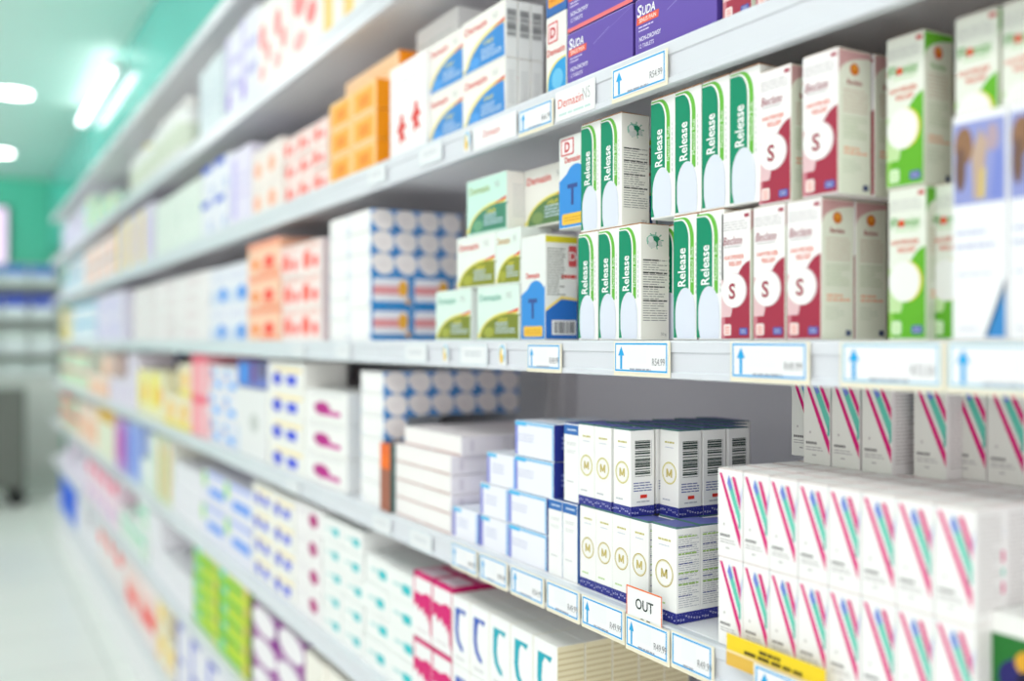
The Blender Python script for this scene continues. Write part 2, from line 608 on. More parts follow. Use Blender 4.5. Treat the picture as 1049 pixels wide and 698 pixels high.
def nose_box(h, base, swoosh, swoosh2, pale, name_txt, kind, wd_=0.0365):
    b = Box(wd_, 0.0365 if kind != 'S' else 0.041, h, base, side=(232, 234, 218), top=(226, 224, 216))
    # faded wedge at the foot and the rising swoosh
    b.poly('F', [(0.01, 0.012), (0.99, 0.012), (0.99, 0.20), (0.5, 0.40), (0.01, 0.48)], pale, 1)
    b.poly('F', [(0.14, 0.012), (0.99, 0.012)] + [(0.99, 0.61)] + arc(1.05, 0.33, 0.60, 0.28, 100, 180, 8) + [(0.36, 0.2), (0.2, 0.1)], swoosh, 2)
    b.rect('F', 0.14, 0.012, 0.99, 0.18, swoosh, 3)
    b.poly('F', [(0.01, 0.012), (0.14, 0.012), (0.14, 0.18), (0.01, 0.18)], swoosh2, 2)
    ca, cb = 0.44, 0.385
    if kind == 'S':
        b.ell('F', ca + 0.03, cb, 0.43, 0.135, (220, 190, 196), 4, 30)
        b.ell('F', ca, cb, 0.42, 0.132, W, 5, 30)
        b.text('F', 'S', ca - 0.04, cb - 0.005, 0.0155, (160, 44, 66), 6, bold=0.025)
    else:
        b.ell('F', ca + 0.05, cb, 0.43, 0.135, (236, 216, 60), 4, 30)
        b.ell('F', ca, cb, 0.42, 0.134, (246, 247, 243), 5, 30)
    b.rrect('F', 0.10, 0.035, 0.36, 0.125, 0.002, (250, 226, 222) if kind == 'S' else (222, 244, 206), 5)
    for k in range(3):
        b.rect('F', 0.16, 0.05 + 0.022 * k, 0.30, 0.06 + 0.022 * k, (240, 160, 150) if kind == 'S' else (190, 226, 160), 6)
    b.rrect('F', 0.64, 0.04, 0.92, 0.095, 0.0015, (84, 96, 176), 5)
    b.lines('F', 0.69, 0.87, 0.05, 0.085, 2, (200, 206, 236), 6, 4, 0.4)
    b.rect('F', 0.80, 0.945, 0.96, 0.972, (206, 60, 60) if kind != 'S' else (176, 60, 84), 2)
    b.lines('F', 0.06, 0.9, 0.85, 0.93, 4, (186, 184, 186), 1, 5, 0.3)
    if kind == 'S':
        b.text('F', name_txt, 0.42, 0.775, 0.0078, (158, 60, 82), 3, width=0.026, shear=0.18)
        b.lines('F', 0.12, 0.7, 0.715, 0.74, 1, (200, 200, 200), 1, 2, 0.4)
        oc = (240, 120, 96)
    else:
        b.text('F', 'Fl', 0.17, 0.775, 0.0085, (70, 160, 50), 3, bold=0.015)
        b.ell('F', 0.36, 0.77, 0.085, 0.026, (226, 80, 40), 3, 16)
        b.text('F', 'mist', 0.65, 0.775, 0.0085, (90, 176, 60), 3, width=0.0145, bold=0.01)
        b.lines('F', 0.2, 0.8, 0.71, 0.735, 1, (180, 220, 160), 1, 2, 0.4)
        oc = (226, 92, 62)
    b.text('F', 'HAYFEVER', 0.46, 0.645, 0.0042, oc, 3, width=0.027, bold=0.01)
    b.text('F', 'RELIEF', 0.50, 0.595, 0.0042, oc, 3, width=0.017, bold=0.01)
    # side
    b.poly('R', [(0.01, 0.99), (0.01, 0.82)] + arc(0.95, 0.82, 0.93, 0.13, 180, 110, 7) + [(0.99, 0.955), (0.99, 0.99)], swoosh if kind != 'S' else (206, 160, 160), 1)
    b.ell('R', 0.48, 0.865, 0.14, 0.042, (214, 118, 36) if kind == 'S' else (216, 84, 40), 3, 16)
    b.ell('R', 0.48, 0.875, 0.07, 0.02, (240, 160, 60), 4, 12)
    b.text('R', name_txt, 0.48, 0.775, 0.0045, (166, 66, 70) if kind == 'S' else (100, 170, 60), 3, width=0.018, bold=0.01)
    b.lines('R', 0.14, 0.88, 0.56, 0.73, 7, (206, 176, 160), 1, 7, 0.3)
    b.lines('R', 0.14, 0.86, 0.38, 0.54, 7, (186, 200, 166), 1, 8, 0.3)
    b.lines('R', 0.16, 0.90, 0.27, 0.33, 2, (244, 176, 140), 1, 9, 0.5)
    b.lines('R', 0.14, 0.70, 0.14, 0.24, 4, (200, 208, 186), 1, 9, 0.3)
    b.rect('R', 0.74, 0.03, 0.9, 0.07, (70, 80, 120), 2)
    return design('nasal_spray_box', b, [('top_flap', flap_mesh(b.w, b.d, h, (228, 222, 214), (200, 180, 160), 0.0))])


REL = make_release()
BEC = nose_box(0.1245, (250, 246, 246), MAR, (206, 128, 140), PINK, 'Beclate', 'S', 0.0405)
FLO = nose_box(0.1255, (238, 242, 230), (104, 184, 46), (140, 204, 84), (200, 230, 170), 'Flomist', 'F')


def make_photo_box():
    b = Box(0.044, 0.05, 0.167, (247, 247, 250), side=(240, 240, 244))
    b.rect('F', 0.03, 0.60, 0.97, 0.965, (150, 158, 214), 1)
    b.ell('F', 0.22, 0.86, 0.17, 0.085, (150, 112, 84), 2, 18)
    b.ell('F', 0.16, 0.76, 0.10, 0.10, (120, 92, 80), 3, 18)
    b.poly('F', [(0.40, 0.62), (0.52, 0.62), (0.66, 0.86), (0.52, 0.93), (0.36, 0.82)], (196, 170, 150), 2)
    b.poly('F', [(0.52, 0.62), (0.60, 0.62), (0.62, 0.76), (0.54, 0.74)], (224, 200, 96), 3)
    b.ell('F', 0.74, 0.88, 0.11, 0.06, (186, 164, 176), 2, 18)
    b.poly('F', [(0.70, 0.61), (0.93, 0.61), (0.93, 0.80), (0.80, 0.84)], (128, 142, 214), 2)
    b.poly('F', [(0.60, 0.012), (0.97, 0.012), (0.97, 0.27)], (30, 66, 96), 1)
    b.poly('F', [(0.65, 0.012), (0.97, 0.012), (0.97, 0.22)], (60, 140, 206), 2)
    b.lines('F', 0.08, 0.62, 0.46, 0.49, 1, (196, 200, 226), 1, 3, 0.6)
    b.lines('F', 0.08, 0.80, 0.40, 0.43, 1, (190, 194, 222), 1, 4, 0.6)
    b.lines('F', 0.10, 0.80, 0.28, 0.30, 1, (206, 208, 228), 1, 5, 0.6)
    b.lines('F', 0.12, 0.5, 0.04, 0.06, 1, (214, 216, 228), 1, 5, 0.6)
    b.lines('R', 0.1, 0.9, 0.1, 0.6, 16, (206, 206, 216), 1, 6, 0.3)
    return design('medicine_box', b, [('top_flap', flap_mesh(b.w, b.d, b.h, W, (220, 214, 206)))])


PHO = make_photo_box()
PUR = (108, 84, 176)


def make_suda(w=0.1345, h=0.066):
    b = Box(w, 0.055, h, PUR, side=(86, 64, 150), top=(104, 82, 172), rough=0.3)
    b.rect('F', 0.002, 0.0, 0.998, 0.075, (240, 120, 124), 1)
    b.text('F', 'S', 0.062, 0.80, 0.0135, (255, 255, 255), 2, bold=0.02, shear=0.12)
    b.text('F', 'UDA', 0.185, 0.785, 0.0098, (255, 255, 255), 2, width=0.0235, bold=0.02, shear=0.12)
    b.poly('F', [(0.02, 0.575), (0.31, 0.575), (0.32, 0.70), (0.03, 0.70)], (240, 96, 72), 2)
    b.text('F', 'SINUS PAIN', 0.17, 0.638, 0.0048, (255, 240, 230), 3, width=0.030, bold=0.012)
    b.lines('F', 0.05, 0.26, 0.50, 0.55, 1, (216, 206, 240), 2, 1, 0.5)
    b.lines('F', 0.05, 0.20, 0.44, 0.49, 1, (216, 206, 240), 2, 2, 0.5)
    b.text('F', 'NON-DROWSY', 0.20, 0.325, 0.0052, (244, 240, 255), 2, width=0.038, bold=0.012)
    b.text('F', '12 TABLETS', 0.155, 0.205, 0.0046, (232, 226, 250), 2, width=0.026, bold=0.01)
    b.poly('F', [(0.42, 0.62), (0.66, 0.80), (0.665, 0.795), (0.425, 0.612)], (160, 146, 214), 2)
    b.poly('F', [(0.50, 0.68), (0.985, 0.97), (0.985, 0.955), (0.505, 0.67)], (126, 106, 190), 1)
    return design('tablet_box', b, [('top_flap', flap_mesh(b.w, b.d, b.h, (104, 82, 172), (160, 140, 200)))])


SUD = make_suda()
RED = (226, 62, 56)
BLU = (58, 142, 216)


def dem_front(b, sw, sw2, base, txt=RED, dome=False):
    """name in script, yellow-edged swoosh rising to the corner with small print on it"""
    if dome:
        b.poly('F', [(0.01, 0.03), (0.01, 0.12)] + arc(0.84, 0.03, 0.80, 0.50, 170, 80, 9) + [(0.99, 0.50)], (240, 226, 110), 1)
        b.poly('F', [(0.06, 0.03)] + arc(0.80, 0.03, 0.72, 0.45, 178, 70, 10) + [(0.99, 0.42), (0.99, 0.03)], sw, 2)
    else:
        b.poly('F', [(0.01, 0.03), (0.01, 0.10)] + arc(1.0, 0.02, 0.93, 0.66, 172, 92, 8) + [(0.99, 0.60)], (246, 226, 120), 1)
        b.poly('F', [(0.03, 0.03)] + arc(1.0, 0.0, 0.88, 0.62, 178, 92, 8) + [(0.99, 0.03)], sw, 2)
    b.poly('F', [(0.70, 0.60 - 0.12 * dome), (0.99, 0.64 - 0.12 * dome), (0.99, 0.70 - 0.12 * dome), (0.80, 0.64 - 0.12 * dome)], (226, 76, 66), 3)
    b.ell('F', 0.30, 0.15, 0.13, 0.10, sw2, 3, 16)
    b.text('F', 'Demazin', 0.33, 0.80, 0.13 * b.h, txt, 3, width=0.52 * b.w, bold=0.012)
    b.text('F', 'NS', 0.78, 0.82, 0.12 * b.h, (190, 194, 190), 2, width=0.12 * b.w)
    b.text('F', 'SYRUP', 0.63, 0.42 - 0.05 * dome, 0.075 * b.h, (236, 224, 90), 4, width=0.22 * b.w, bold=0.01)
    b.lines('F', 0.46, 0.92, 0.12, 0.34, 4, (206, 224, 240), 4, 12, 0.4)


def make_dem(w, d, h, base, sw, sw2, name='tablet_box', side=(238, 238, 236), bar=False, top=None, txt=RED):
    b = Box(w, d, h, base, side=side, top=top)
    dem_front(b, sw, sw2, base, txt, base != (246, 243, 236))
    if bar:
        b.barcode('R', 0.12, 0.36, 0.88, 0.84, (110, 110, 112))
    else:
        b.lines('R', 0.2, 0.8, 0.2, 0.8, 10, (206, 206, 206), 1, 4, 0.4)
    return design(name, b, [('top_flap', flap_mesh(w, d, h, base if top is None else top, (222, 216, 208)))])


DEMB = make_dem(0.131, 0.0195, 0.0795, (246, 243, 236), BLU, (80, 160, 232))
DEMB2 = make_dem(0.131, 0.0195, 0.0795, (246, 243, 236), BLU, (80, 160, 232), bar=True)
MINT = (206, 236, 224)
DEMO = make_dem(0.1205, 0.05, 0.076, (238, 244, 238), (140, 146, 42), (170, 172, 60), side=(236, 240, 236), top=MINT)
DEMO2 = make_dem(0.1205, 0.05, 0.076, (222, 242, 232), (128, 138, 46), (166, 172, 70), side=(232, 238, 234), top=MINT, txt=(120, 190, 170))
DEMN = make_dem(0.068, 0.05, 0.076, (232, 244, 236), (140, 146, 42), (170, 172, 60), side=(236, 240, 236), top=MINT, txt=(214, 170, 100))
DEMG = make_dem(0.1205, 0.05, 0.080, (204, 240, 226), (70, 138, 112), (110, 168, 130), side=(236, 232, 226), top=(170, 226, 206), txt=(170, 190, 110))
DEMR = make_dem(0.118, 0.05, 0.080, (240, 238, 230), (96, 132, 84), (130, 156, 96), side=(236, 232, 226))


def make_T(h, logo):
    b = Box(0.0615, 0.05 if not logo else 0.10, h, (236, 240, 236), side=(240, 240, 236), top=(230, 238, 232))
    k = 0.115 / h
    b.poly('F', [(0.01, 0.012), (0.99, 0.012), (0.99, 0.62 * k)] + arc(0.62, 0.50 * k, 0.38, 0.18 * k, 30, 150, 8) + [(0.01, 0.52 * k)], (58, 146, 222), 1)
    b.text('F', 'T', 0.5, 0.36 * k, 0.026, (58, 84, 150), 3, bold=0.03)
    b.rrect('F', 0.12, 0.04 * k, 0.9, 0.16 * k, 0.003, (246, 196, 66), 2)
    b.lines('F', 0.2, 0.82, 0.07 * k, 0.13 * k, 2, (214, 160, 40), 3, 3, 0.35)
    b.text('F', 'Demazin', 0.5, 0.74 * k, 0.0075, RED, 3, width=0.034, bold=0.012)
    if logo:
        b.rrect('F', 0.08, 0.79 * k, 0.55, 0.97 * k, 0.002, (214, 56, 64), 2)
        b.rrect('F', 0.115, 0.805 * k, 0.515, 0.955 * k, 0.002, (250, 240, 240), 3)
        b.text('F', 'D', 0.315, 0.88 * k, 0.0125, (206, 40, 50), 4, bold=0.03)
    # side: yellow head band, columns of print, blue foot, bar code
    b.rect('R', 0.01, 0.925, 0.99, 0.985, (228, 214, 50), 1)
    b.lines('R', 0.06, 0.62, 0.42, 0.88, 18, (128, 130, 122), 1, 6, 0.4)
    b.rrect('R', 0.72, 0.70, 0.97, 0.90, 0.002, (226, 90, 94), 1)
    b.text('R', 'D', 0.85, 0.80, 0.012, (250, 236, 236), 2, bold=0.02)
    b.lines('R', 0.5, 0.97, 0.58, 0.63, 1, (226, 80, 76), 1, 2, 0.7)
    b.poly('R', [(0.01, 0.012), (0.99, 0.012), (0.99, 0.40), (0.5, 0.42), (0.01, 0.30)], (250, 224, 130), 1)
    b.poly('R', [(0.01, 0.012), (0.99, 0.012), (0.99, 0.375), (0.5, 0.39), (0.01, 0.27)], (44, 112, 196), 2)
    b.rect('R', 0.2, 0.05, 0.95, 0.19, (244, 244, 242), 3)
    b.barcode('R', 0.26, 0.065, 0.9, 0.175, (100, 100, 104), 4, across=False)
    return design('syrup_box', b, [('top_flap', flap_mesh(b.w, b.d, h, (230, 238, 232), (220, 214, 200)))])


TLO, TUP = make_T(0.137, False), make_T(0.114, True)


def make_dvert():
    b = Box(0.047, 0.05, 0.100, (240, 238, 232), side=(236, 236, 234))
    b.poly('F', [(0.05, 0.012), (0.99, 0.012), (0.99, 0.44)] + arc(0.9, 0.16, 0.85, 0.28, 90, 175, 8), (246, 226, 90), 1)
    b.poly('F', [(0.08, 0.012), (0.99, 0.012), (0.99, 0.42)] + arc(0.95, 0.14, 0.85, 0.28, 90, 175, 8), (46, 160, 222), 2)
    b.ell('F', 0.58, 0.18, 0.28, 0.13, (110, 196, 236), 3, 20)
    b.text('F', 'Demazin', 0.5, 0.545, 0.0085, RED, 3, width=0.042, bold=0.012)
    b.rrect('F', 0.10, 0.66, 0.60, 0.92, 0.002, (220, 80, 84), 2)
    b.rrect('F', 0.14, 0.68, 0.56, 0.90, 0.002, (248, 226, 226), 3)
    b.text('F', 'D', 0.35, 0.79, 0.0135, (206, 40, 50), 4, bold=0.03)
    return design('syrup_box', b, [('top_flap', flap_mesh(b.w, b.d, b.h, (238, 238, 234), (216, 210, 200)))])


def make_orangetop():
    b = Box(0.047, 0.05, 0.075, (52, 108, 180), side=(60, 112, 180))
    b.rrect('F', 0.10, 0.14, 0.95, 0.9, 0.004, (240, 166, 48), 1)
    b.lines('F', 0.2, 0.85, 0.2, 0.4, 2, (220, 130, 30), 2, 3, 0.4)
    return design('syrup_box', b)


NAVY = (48, 52, 142)
GOLD = (206, 190, 96)


def make_m(h, kind, w=0.0332):
    b = Box(w, 0.0335, h, (250, 249, 246), side=(249, 248, 245), top=(96, 100, 170))
    for f in 'FR':
        b.rect(f, 0.0, 0.0, 1.0, 0.115, NAVY, 1)
        r = random.Random(5 if f == 'F' else 8)
        for k in range(9):
            a = 0.07 + 0.108 * k
            bb = 0.055 + r.uniform(-0.02, 0.02)
            if k % 3 == 1:
                b.ring(f, a, bb, 0.0013, 0.0005, (206, 208, 240), 3, 8)
            else:
                q = 0.0011
                fw, fh = b.size(f)
                b.poly(f, [(a - q / fw, bb), (a, bb - q / fh), (a + q / fw, bb), (a, bb + q / fh)], (206, 208, 240), 3)
            b.ell(f, a + 0.05, 0.09 + r.uniform(-0.01, 0.008), 0.012, 0.004, (150, 154, 212), 3, 6)
    rr = 0.0128 if w < 0.04 else 0.0148
    b.ring('F', 0.52, 0.50, rr, 0.0014, (218, 208, 120) if kind == 'bar' else (204, 186, 116), 2)
    b.ring('F', 0.52, 0.50, rr - 0.0018, 0.0006, (236, 230, 190), 2)
    mw, mh = 0.0052 / b.w, 0.0048 / b.h
    for pts in ([(-1, -1), (-0.55, -1), (-0.55, 1), (-1, 1)], [(0.55, -1), (1, -1), (1, 1), (0.55, 1)], [(-1, 1), (-0.5, 1), (0.25, -0.75), (-0.25, -0.75)], [(0.5, 1), (1, 1), (0.25, -0.75), (-0.25, -0.75)]):
        b.poly('F', [(0.52 + x * mw, 0.50 + y * mh) for x, y in pts], (206, 188, 112), 3)
    b.lines('F', 0.28, 0.78, 0.845, 0.875, 1, (206, 196, 120), 2, 3, 0.7)
    b.lines('F', 0.30, 0.74, 0.79, 0.81, 1, (200, 204, 220), 2, 4, 0.5)
    b.lines('F', 0.16, 0.60, 0.17, 0.20, 1, (196, 198, 206) if kind == 'bar' else (190, 216, 150), 2, 5, 0.6)
    if kind == 'bar':
        b.barcode('R', 0.18, 0.46, 0.82, 0.88, (62, 76, 70), 2)
        b.rect('R', 0.86, 0.46, 0.875, 0.88, (180, 184, 184), 2)
        b.lines('R', 0.12, 0.88, 0.28, 0.40, 4, (92, 100, 160), 2, 5, 0.4)
        b.rect('R', 0.40, 0.205, 0.68, 0.245, (226, 56, 40), 2)
        b.lines('R', 0.25, 0.85, 0.15, 0.18, 1, (180, 182, 190), 2, 5, 0.5)
    else:
        b.lines('R', 0.08, 0.92, 0.16, 0.94, 34, (182, 182, 192), 1, 9, 0.32)
        for y in (0.9, 0.72, 0.52, 0.40):
            b.lines('R', 0.08, 0.9, y, y + 0.022, 1, (160, 200, 90), 2, int(y * 50), 0.7)
        for y in (0.80, 0.62, 0.46, 0.28):
            b.lines('R', 0.08, 0.7, y, y + 0.018, 1, (80, 84, 150), 2, int(y * 60), 0.7)
    fl = flap_mesh(b.w, b.d, h, (92, 98, 172), (84, 128, 116), 0.0012)
    return design('tablet_bottle_box', b, [('top_flap', fl)])


MB, MT, MW = make_m(0.097, 'bar'), make_m(0.0972, 'txt'), make_m(0.1, 'txt', 0.041)


def make_label_box():
    b = Box(0.0332, 0.06, 0.0965, (250, 250, 248), side=(64, 110, 178), top=(64, 84, 160))
    b.rect('F', 0.02, 0.86, 0.98, 0.985, (52, 112, 186), 1)
    b.lines('F', 0.25, 0.85, 0.905, 0.94, 1, (200, 218, 240), 2, 2, 0.7)
    b.lines('F', 0.2, 0.8, 0.72, 0.77, 2, (206, 206, 208), 1, 3, 0.4)
    b.lines('F', 0.2, 0.8, 0.62, 0.67, 2, (212, 212, 214), 1, 4, 0.4)
    b.lines('F', 0.2, 0.7, 0.24, 0.28, 1, (206, 206, 210), 1, 5, 0.4)
    return design('tablet_bottle_box', b, [('top_flap', flap_mesh(b.w, b.d, b.h, (70, 88, 160), (100, 120, 170)))])


LAB = make_label_box()
MAG, TEALP, BLUP = (224, 14, 124), (104, 206, 184), (120, 138, 220)


def make_v(h, w=0.0342, tint=(250, 248, 247), small=False):
    b = Box(w, 0.035, h, tint, side=(242, 238, 237))
    if small:
        b.poly('F', [(0.07, 0.955), (0.18, 0.955), (0.93, 0.285), (0.93, 0.135)], MAG, 1)
        b.poly('F', [(0.40, 0.85), (0.52, 0.92), (0.93, 0.52), (0.93, 0.36)], TEALP, 2)
        b.poly('F', [(0.40, 0.85), (0.46, 0.945), (0.62, 0.82), (0.54, 0.76)], BLUP, 3)
        b.poly('F', [(0.60, 0.93), (0.72, 0.93), (0.93, 0.71), (0.93, 0.56)], MAG, 4)
        b.poly('F', [(0.93, 0.58), (0.995, 0.76), (0.995, 0.84), (0.93, 0.70)], (176, 190, 236), 3)
        b.poly('F', [(0.86, 0.36), (0.93, 0.36), (0.93, 0.46), (0.86, 0.48)], (70, 190, 170), 3)
    else:
        b.poly('F', [(0.06, 0.965), (0.17, 0.965), (0.985, 0.28), (0.985, 0.13)], MAG, 1)
        b.poly('F', [(0.36, 0.93), (0.50, 0.965), (0.99, 0.56), (0.99, 0.36)], TEALP, 2)
        b.poly('F', [(0.36, 0.93), (0.42, 0.985), (0.62, 0.86), (0.52, 0.82)], BLUP, 3)
        b.poly('F', [(0.56, 0.965), (0.68, 0.965), (0.99, 0.72), (0.99, 0.60)], MAG, 4)
        b.poly('F', [(0.92, 0.34), (0.99, 0.36), (0.99, 0.46), (0.92, 0.50)], (70, 190, 170), 3)
    b.ell('F', 0.26, 0.375, 0.035, 0.016, (196, 190, 188), 1, 10)
    for k, x in enumerate((0.10, 0.17, 0.24, 0.31, 0.38, 0.45)):
        b.rect('F', x, 0.235, x + 0.05, 0.265, (96, 92, 94), 1)
    b.lines('F', 0.10, 0.74, 0.155, 0.215, 2, (176, 172, 172), 1, 5, 0.34)
    b.lines('F', 0.34, 0.50, 0.095, 0.125, 1, (176, 172, 172), 1, 5, 0.5)
    b.lines('R', 0.14, 0.88, 0.1, 0.95, 22, (196, 188, 186), 1, 7, 0.32)
    b.rect('R', 0.9, 0.40, 0.99, 0.46, TEALP, 1)
    b.rect('R', 0.9, 0.24, 0.99, 0.34, MAG, 1)
    b.rect('R', 0.9, 0.52, 0.99, 0.62, MAG, 1)
    b.poly('L', [(0.0, 0.62), (0.0, 0.50), (0.99, 0.95), (0.99, 0.99)], BLUP, 1)
    b.poly('L', [(0.0, 0.40), (0.0, 0.24), (0.99, 0.78), (0.99, 0.88)], TEALP, 1)
    return design('capsule_box', b, [('top_flap', flap_mesh(b.w, b.d, h, (248, 245, 243), (220, 200, 196), 0.0004))])


VB = make_v(0.0855, small=True)
VT = make_v(0.0855, 0.0345, (240, 240, 232))


def make_lblue():
    b = Box(0.0985, 0.06, 0.0468, (244, 244, 252), side=(48, 58, 150), top=(240, 242, 252))
    b.rect('F', 0.008, 0.03, 0.075, 0.94, (140, 150, 228), 1)
    b.rect('F', 0.01, 0.86, 0.30, 0.98, (86, 190, 240), 2)
    b.rect('F', 0.30, 0.90, 0.98, 0.98, (150, 206, 244), 2)
    b.lines('F', 0.08, 0.5, 0.40, 0.66, 3, (206, 208, 232), 1, 3, 0.4)
    b.rect('F', 0.965, 0.03, 0.992, 0.97, (96, 190, 240), 2)
    b.lines('R', 0.2, 0.8, 0.3, 0.7, 3, (150, 160, 220), 1, 3, 0.5)
    b.rect('T', 0.0, 0.0, 1.0, 0.12, (150, 206, 246), 1)
    return design('tablet_box', b)


def make_lblue_small():
    b = Box(0.083, 0.06, 0.0455, (244, 244, 252), side=(92, 108, 200), top=(240, 242, 252))
    b.rect('F', 0.012, 0.03, 0.11, 0.94, (150, 152, 224), 1)
    b.rect('F', 0.02, 0.86, 0.34, 0.98, (96, 196, 240), 2)
    b.lines('F', 0.2, 0.6, 0.36, 0.70, 3, (200, 204, 232), 1, 3, 0.4)
    b.rect('F', 0.93, 0.03, 0.985, 0.97, (120, 180, 240), 2)
    return design('tablet_box', b)


LBL, LBS = make_lblue(), make_lblue_small()


def make_seam():
    b = Box(0.108, 0.075, 0.0293, (250, 246, 244), side=(240, 234, 240), top=(248, 240, 242))
    b.rect('F', 0.02, 0.0, 0.98, 0.07, (198, 150, 140), 1)
    b.rect('R', 0.2, 0.2, 0.3, 0.8, (222, 214, 224), 1)
    return design('tablet_box', b)


SEAM = make_seam()


def make_oval():
    b = Box(0.112, 0.0455, 0.0395, (250, 249, 248), side=(36, 138, 214), top=(248, 248, 250))
    b.poly('R', [(0.5 + 0.49 * math.copysign(abs(math.cos(q * PI / 16)) ** 0.72, math.cos(q * PI / 16)), 0.5 + 0.49 * math.copysign(abs(math.sin(q * PI / 16)) ** 0.72, math.sin(q * PI / 16))) for q in range(32)], (246, 240, 240), 1)
    b.poly('R', [(0.50, 0.0), (0.0, 0.0), (0.0, 0.62), (0.10, 0.36), (0.26, 0.14)], (36, 138, 214), 2)
    b.poly('R', [(0.70, 1.0), (1.0, 1.0), (1.0, 0.72), (0.90, 0.88)], (36, 138, 214), 2)
    b.lines('R', 0.35, 0.65, 0.42, 0.58, 2, (226, 214, 216), 2, 3, 0.4)
    b.ell('F', 0.985, 0.02, 0.10, 0.22, (36, 138, 214), 1, 12, 90, 180)
    b.ell('F', 0.015, 0.02, 0.07, 0.18, (96, 180, 232), 1, 12, 0, 90)
    b.ell('F', 0.985, 0.98, 0.05, 0.12, (96, 180, 232), 1, 12, 180, 270)
    return design('medicine_box', b)


def make_band():
    b = Box(0.112, 0.082, 0.0600, (250, 249, 248), side=(38, 142, 212), top=(246, 246, 250))
    b.rrect('R', 0.05, 0.18, 0.90, 0.90, 0.005, (240, 240, 248), 1)
    b.rect('R', 0.05, 0.40, 0.74, 0.66, (236, 160, 164), 2)
    b.ell('R', 0.78, 0.58, 0.12, 0.26, (246, 182, 70), 3, 18)
    b.ell('R', 0.90, 0.18, 0.06, 0.10, (240, 180, 90), 3, 12)
    b.ell('F', 0.985, 0.02, 0.10, 0.22, (36, 138, 214), 1, 12, 90, 180)
    return design('medicine_box', b)


OVA, BAND = make_oval(), make_band()


def make_orange():
    b = Box(0.125, 0.06, 0.0535, (255, 206, 140), side=(248, 152, 10), top=(252, 190, 120))
    b.rrect('F', 0.10, 0.10, 0.90, 0.86, 0.006, (252, 178, 66), 1)
    b.rect('F', 0.30, 0.24, 0.74, 0.66, (244, 148, 30), 2)
    b.lines('F', 0.1, 0.9, 0.02, 0.08, 1, (255, 236, 214), 1, 1, 0.6)
    return design('tablet_box', b)


def make_orange_top():
    b = Box(0.139, 0.07, 0.0535, (255, 214, 168), side=(250, 146, 10), top=(254, 206, 160))
    b.lines('F', 0.1, 0.9, 0.3, 0.7, 2, (255, 190, 130), 1, 1, 0.5)
    return design('tablet_box', b)


ORA, ORT = make_orange(), make_orange_top()


def make_redfig():
    b = Box(0.1475, 0.06, 0.155, (251, 249, 248), side=(240, 238, 236))
    for ca, cb in ((0.34, 0.27), (0.74, 0.34)):
        b.ell('F', ca, cb + 0.13, 0.05, 0.05, (224, 52, 44), 1, 14)
        b.poly('F', [(ca - 0.04, cb + 0.1), (ca + 0.05, cb + 0.1), (ca + 0.14, cb + 0.02), (ca + 0.04, cb), (ca + 0.12, cb - 0.13), (ca + 0.02, cb - 0.10), (ca - 0.06, cb - 0.16), (ca - 0.07, cb - 0.02), (ca - 0.15, cb)], (224, 52, 44), 2)
    b.lines('F', 0.1, 0.9, 0.75, 0.85, 2, (226, 224, 224), 1, 4, 0.4)
    return design('medicine_box', b)


def make_backred():
    b = Box(0.17, 0.05, 0.252, (247, 247, 244), side=(236, 236, 234))
    b.ell('F', 0.3, 0.42, 0.08, 0.05, (224, 90, 84), 1, 14)
    b.ell('F', 0.72, 0.52, 0.07, 0.04, (220, 70, 64), 1, 14)
    b.lines('F', 0.1, 0.9, 0.7, 0.9, 3, (226, 230, 226), 1, 4, 0.4)
    return design('medicine_box', b)


def make_hook(col):
    b = Box(0.0592, 0.042, 0.1025, (251, 251, 250), side=(232, 222, 190), top=(246, 246, 242))
    b.poly('F', [(0.20, 0.84), (0.80, 0.84), (0.72, 0.76), (0.50, 0.80), (0.40, 0.72), (0.36, 0.52), (0.42, 0.38), (0.62, 0.28), (0.64, 0.22), (0.46, 0.24), (0.26, 0.34), (0.18, 0.50)], col, 1)
    b.lines('F', 0.2, 0.7, 0.08, 0.14, 1, (206, 206, 206), 1, 3, 0.5)
    for k in range(13):
        b.rect('R', 0.03, 0.03 + 0.073 * k, 0.97, 0.052 + 0.073 * k, (206, 190, 150), 1)
    return design('tablet_box', b)


HOB, HOT = make_hook((60, 96, 190)), make_hook((24, 172, 190))


def make_drip():
    b = Box(0.070, 0.05, 0.106, (250, 248, 248), side=(206, 20, 106), top=(250, 226, 238))
    P = (222, 16, 116)
    b.rect('F', 0.0, 0.93, 1.0, 1.0, P, 1)
    b.rect('F', 0.0, 0.55, 0.07, 1.0, P, 1)
    b.poly('F', [(0.02, 0.66), (0.2, 0.70), (0.45, 0.68), (0.75, 0.74), (0.99, 0.70), (0.99, 0.10), (0.92, 0.16), (0.88, 0.40), (0.80, 0.30), (0.74, 0.44), (0.62, 0.38), (0.5, 0.50), (0.34, 0.40), (0.2, 0.52), (0.02, 0.44)], P, 2)
    b.frame('T', 0.0, 0.0, 1.0, 1.0, 0.006, P, 1)
    b.lines('F', 0.2, 0.8, 0.1, 0.16, 1, (220, 210, 214), 1, 2, 0.5)
    return design('tablet_box', b)


DRIP = make_drip()

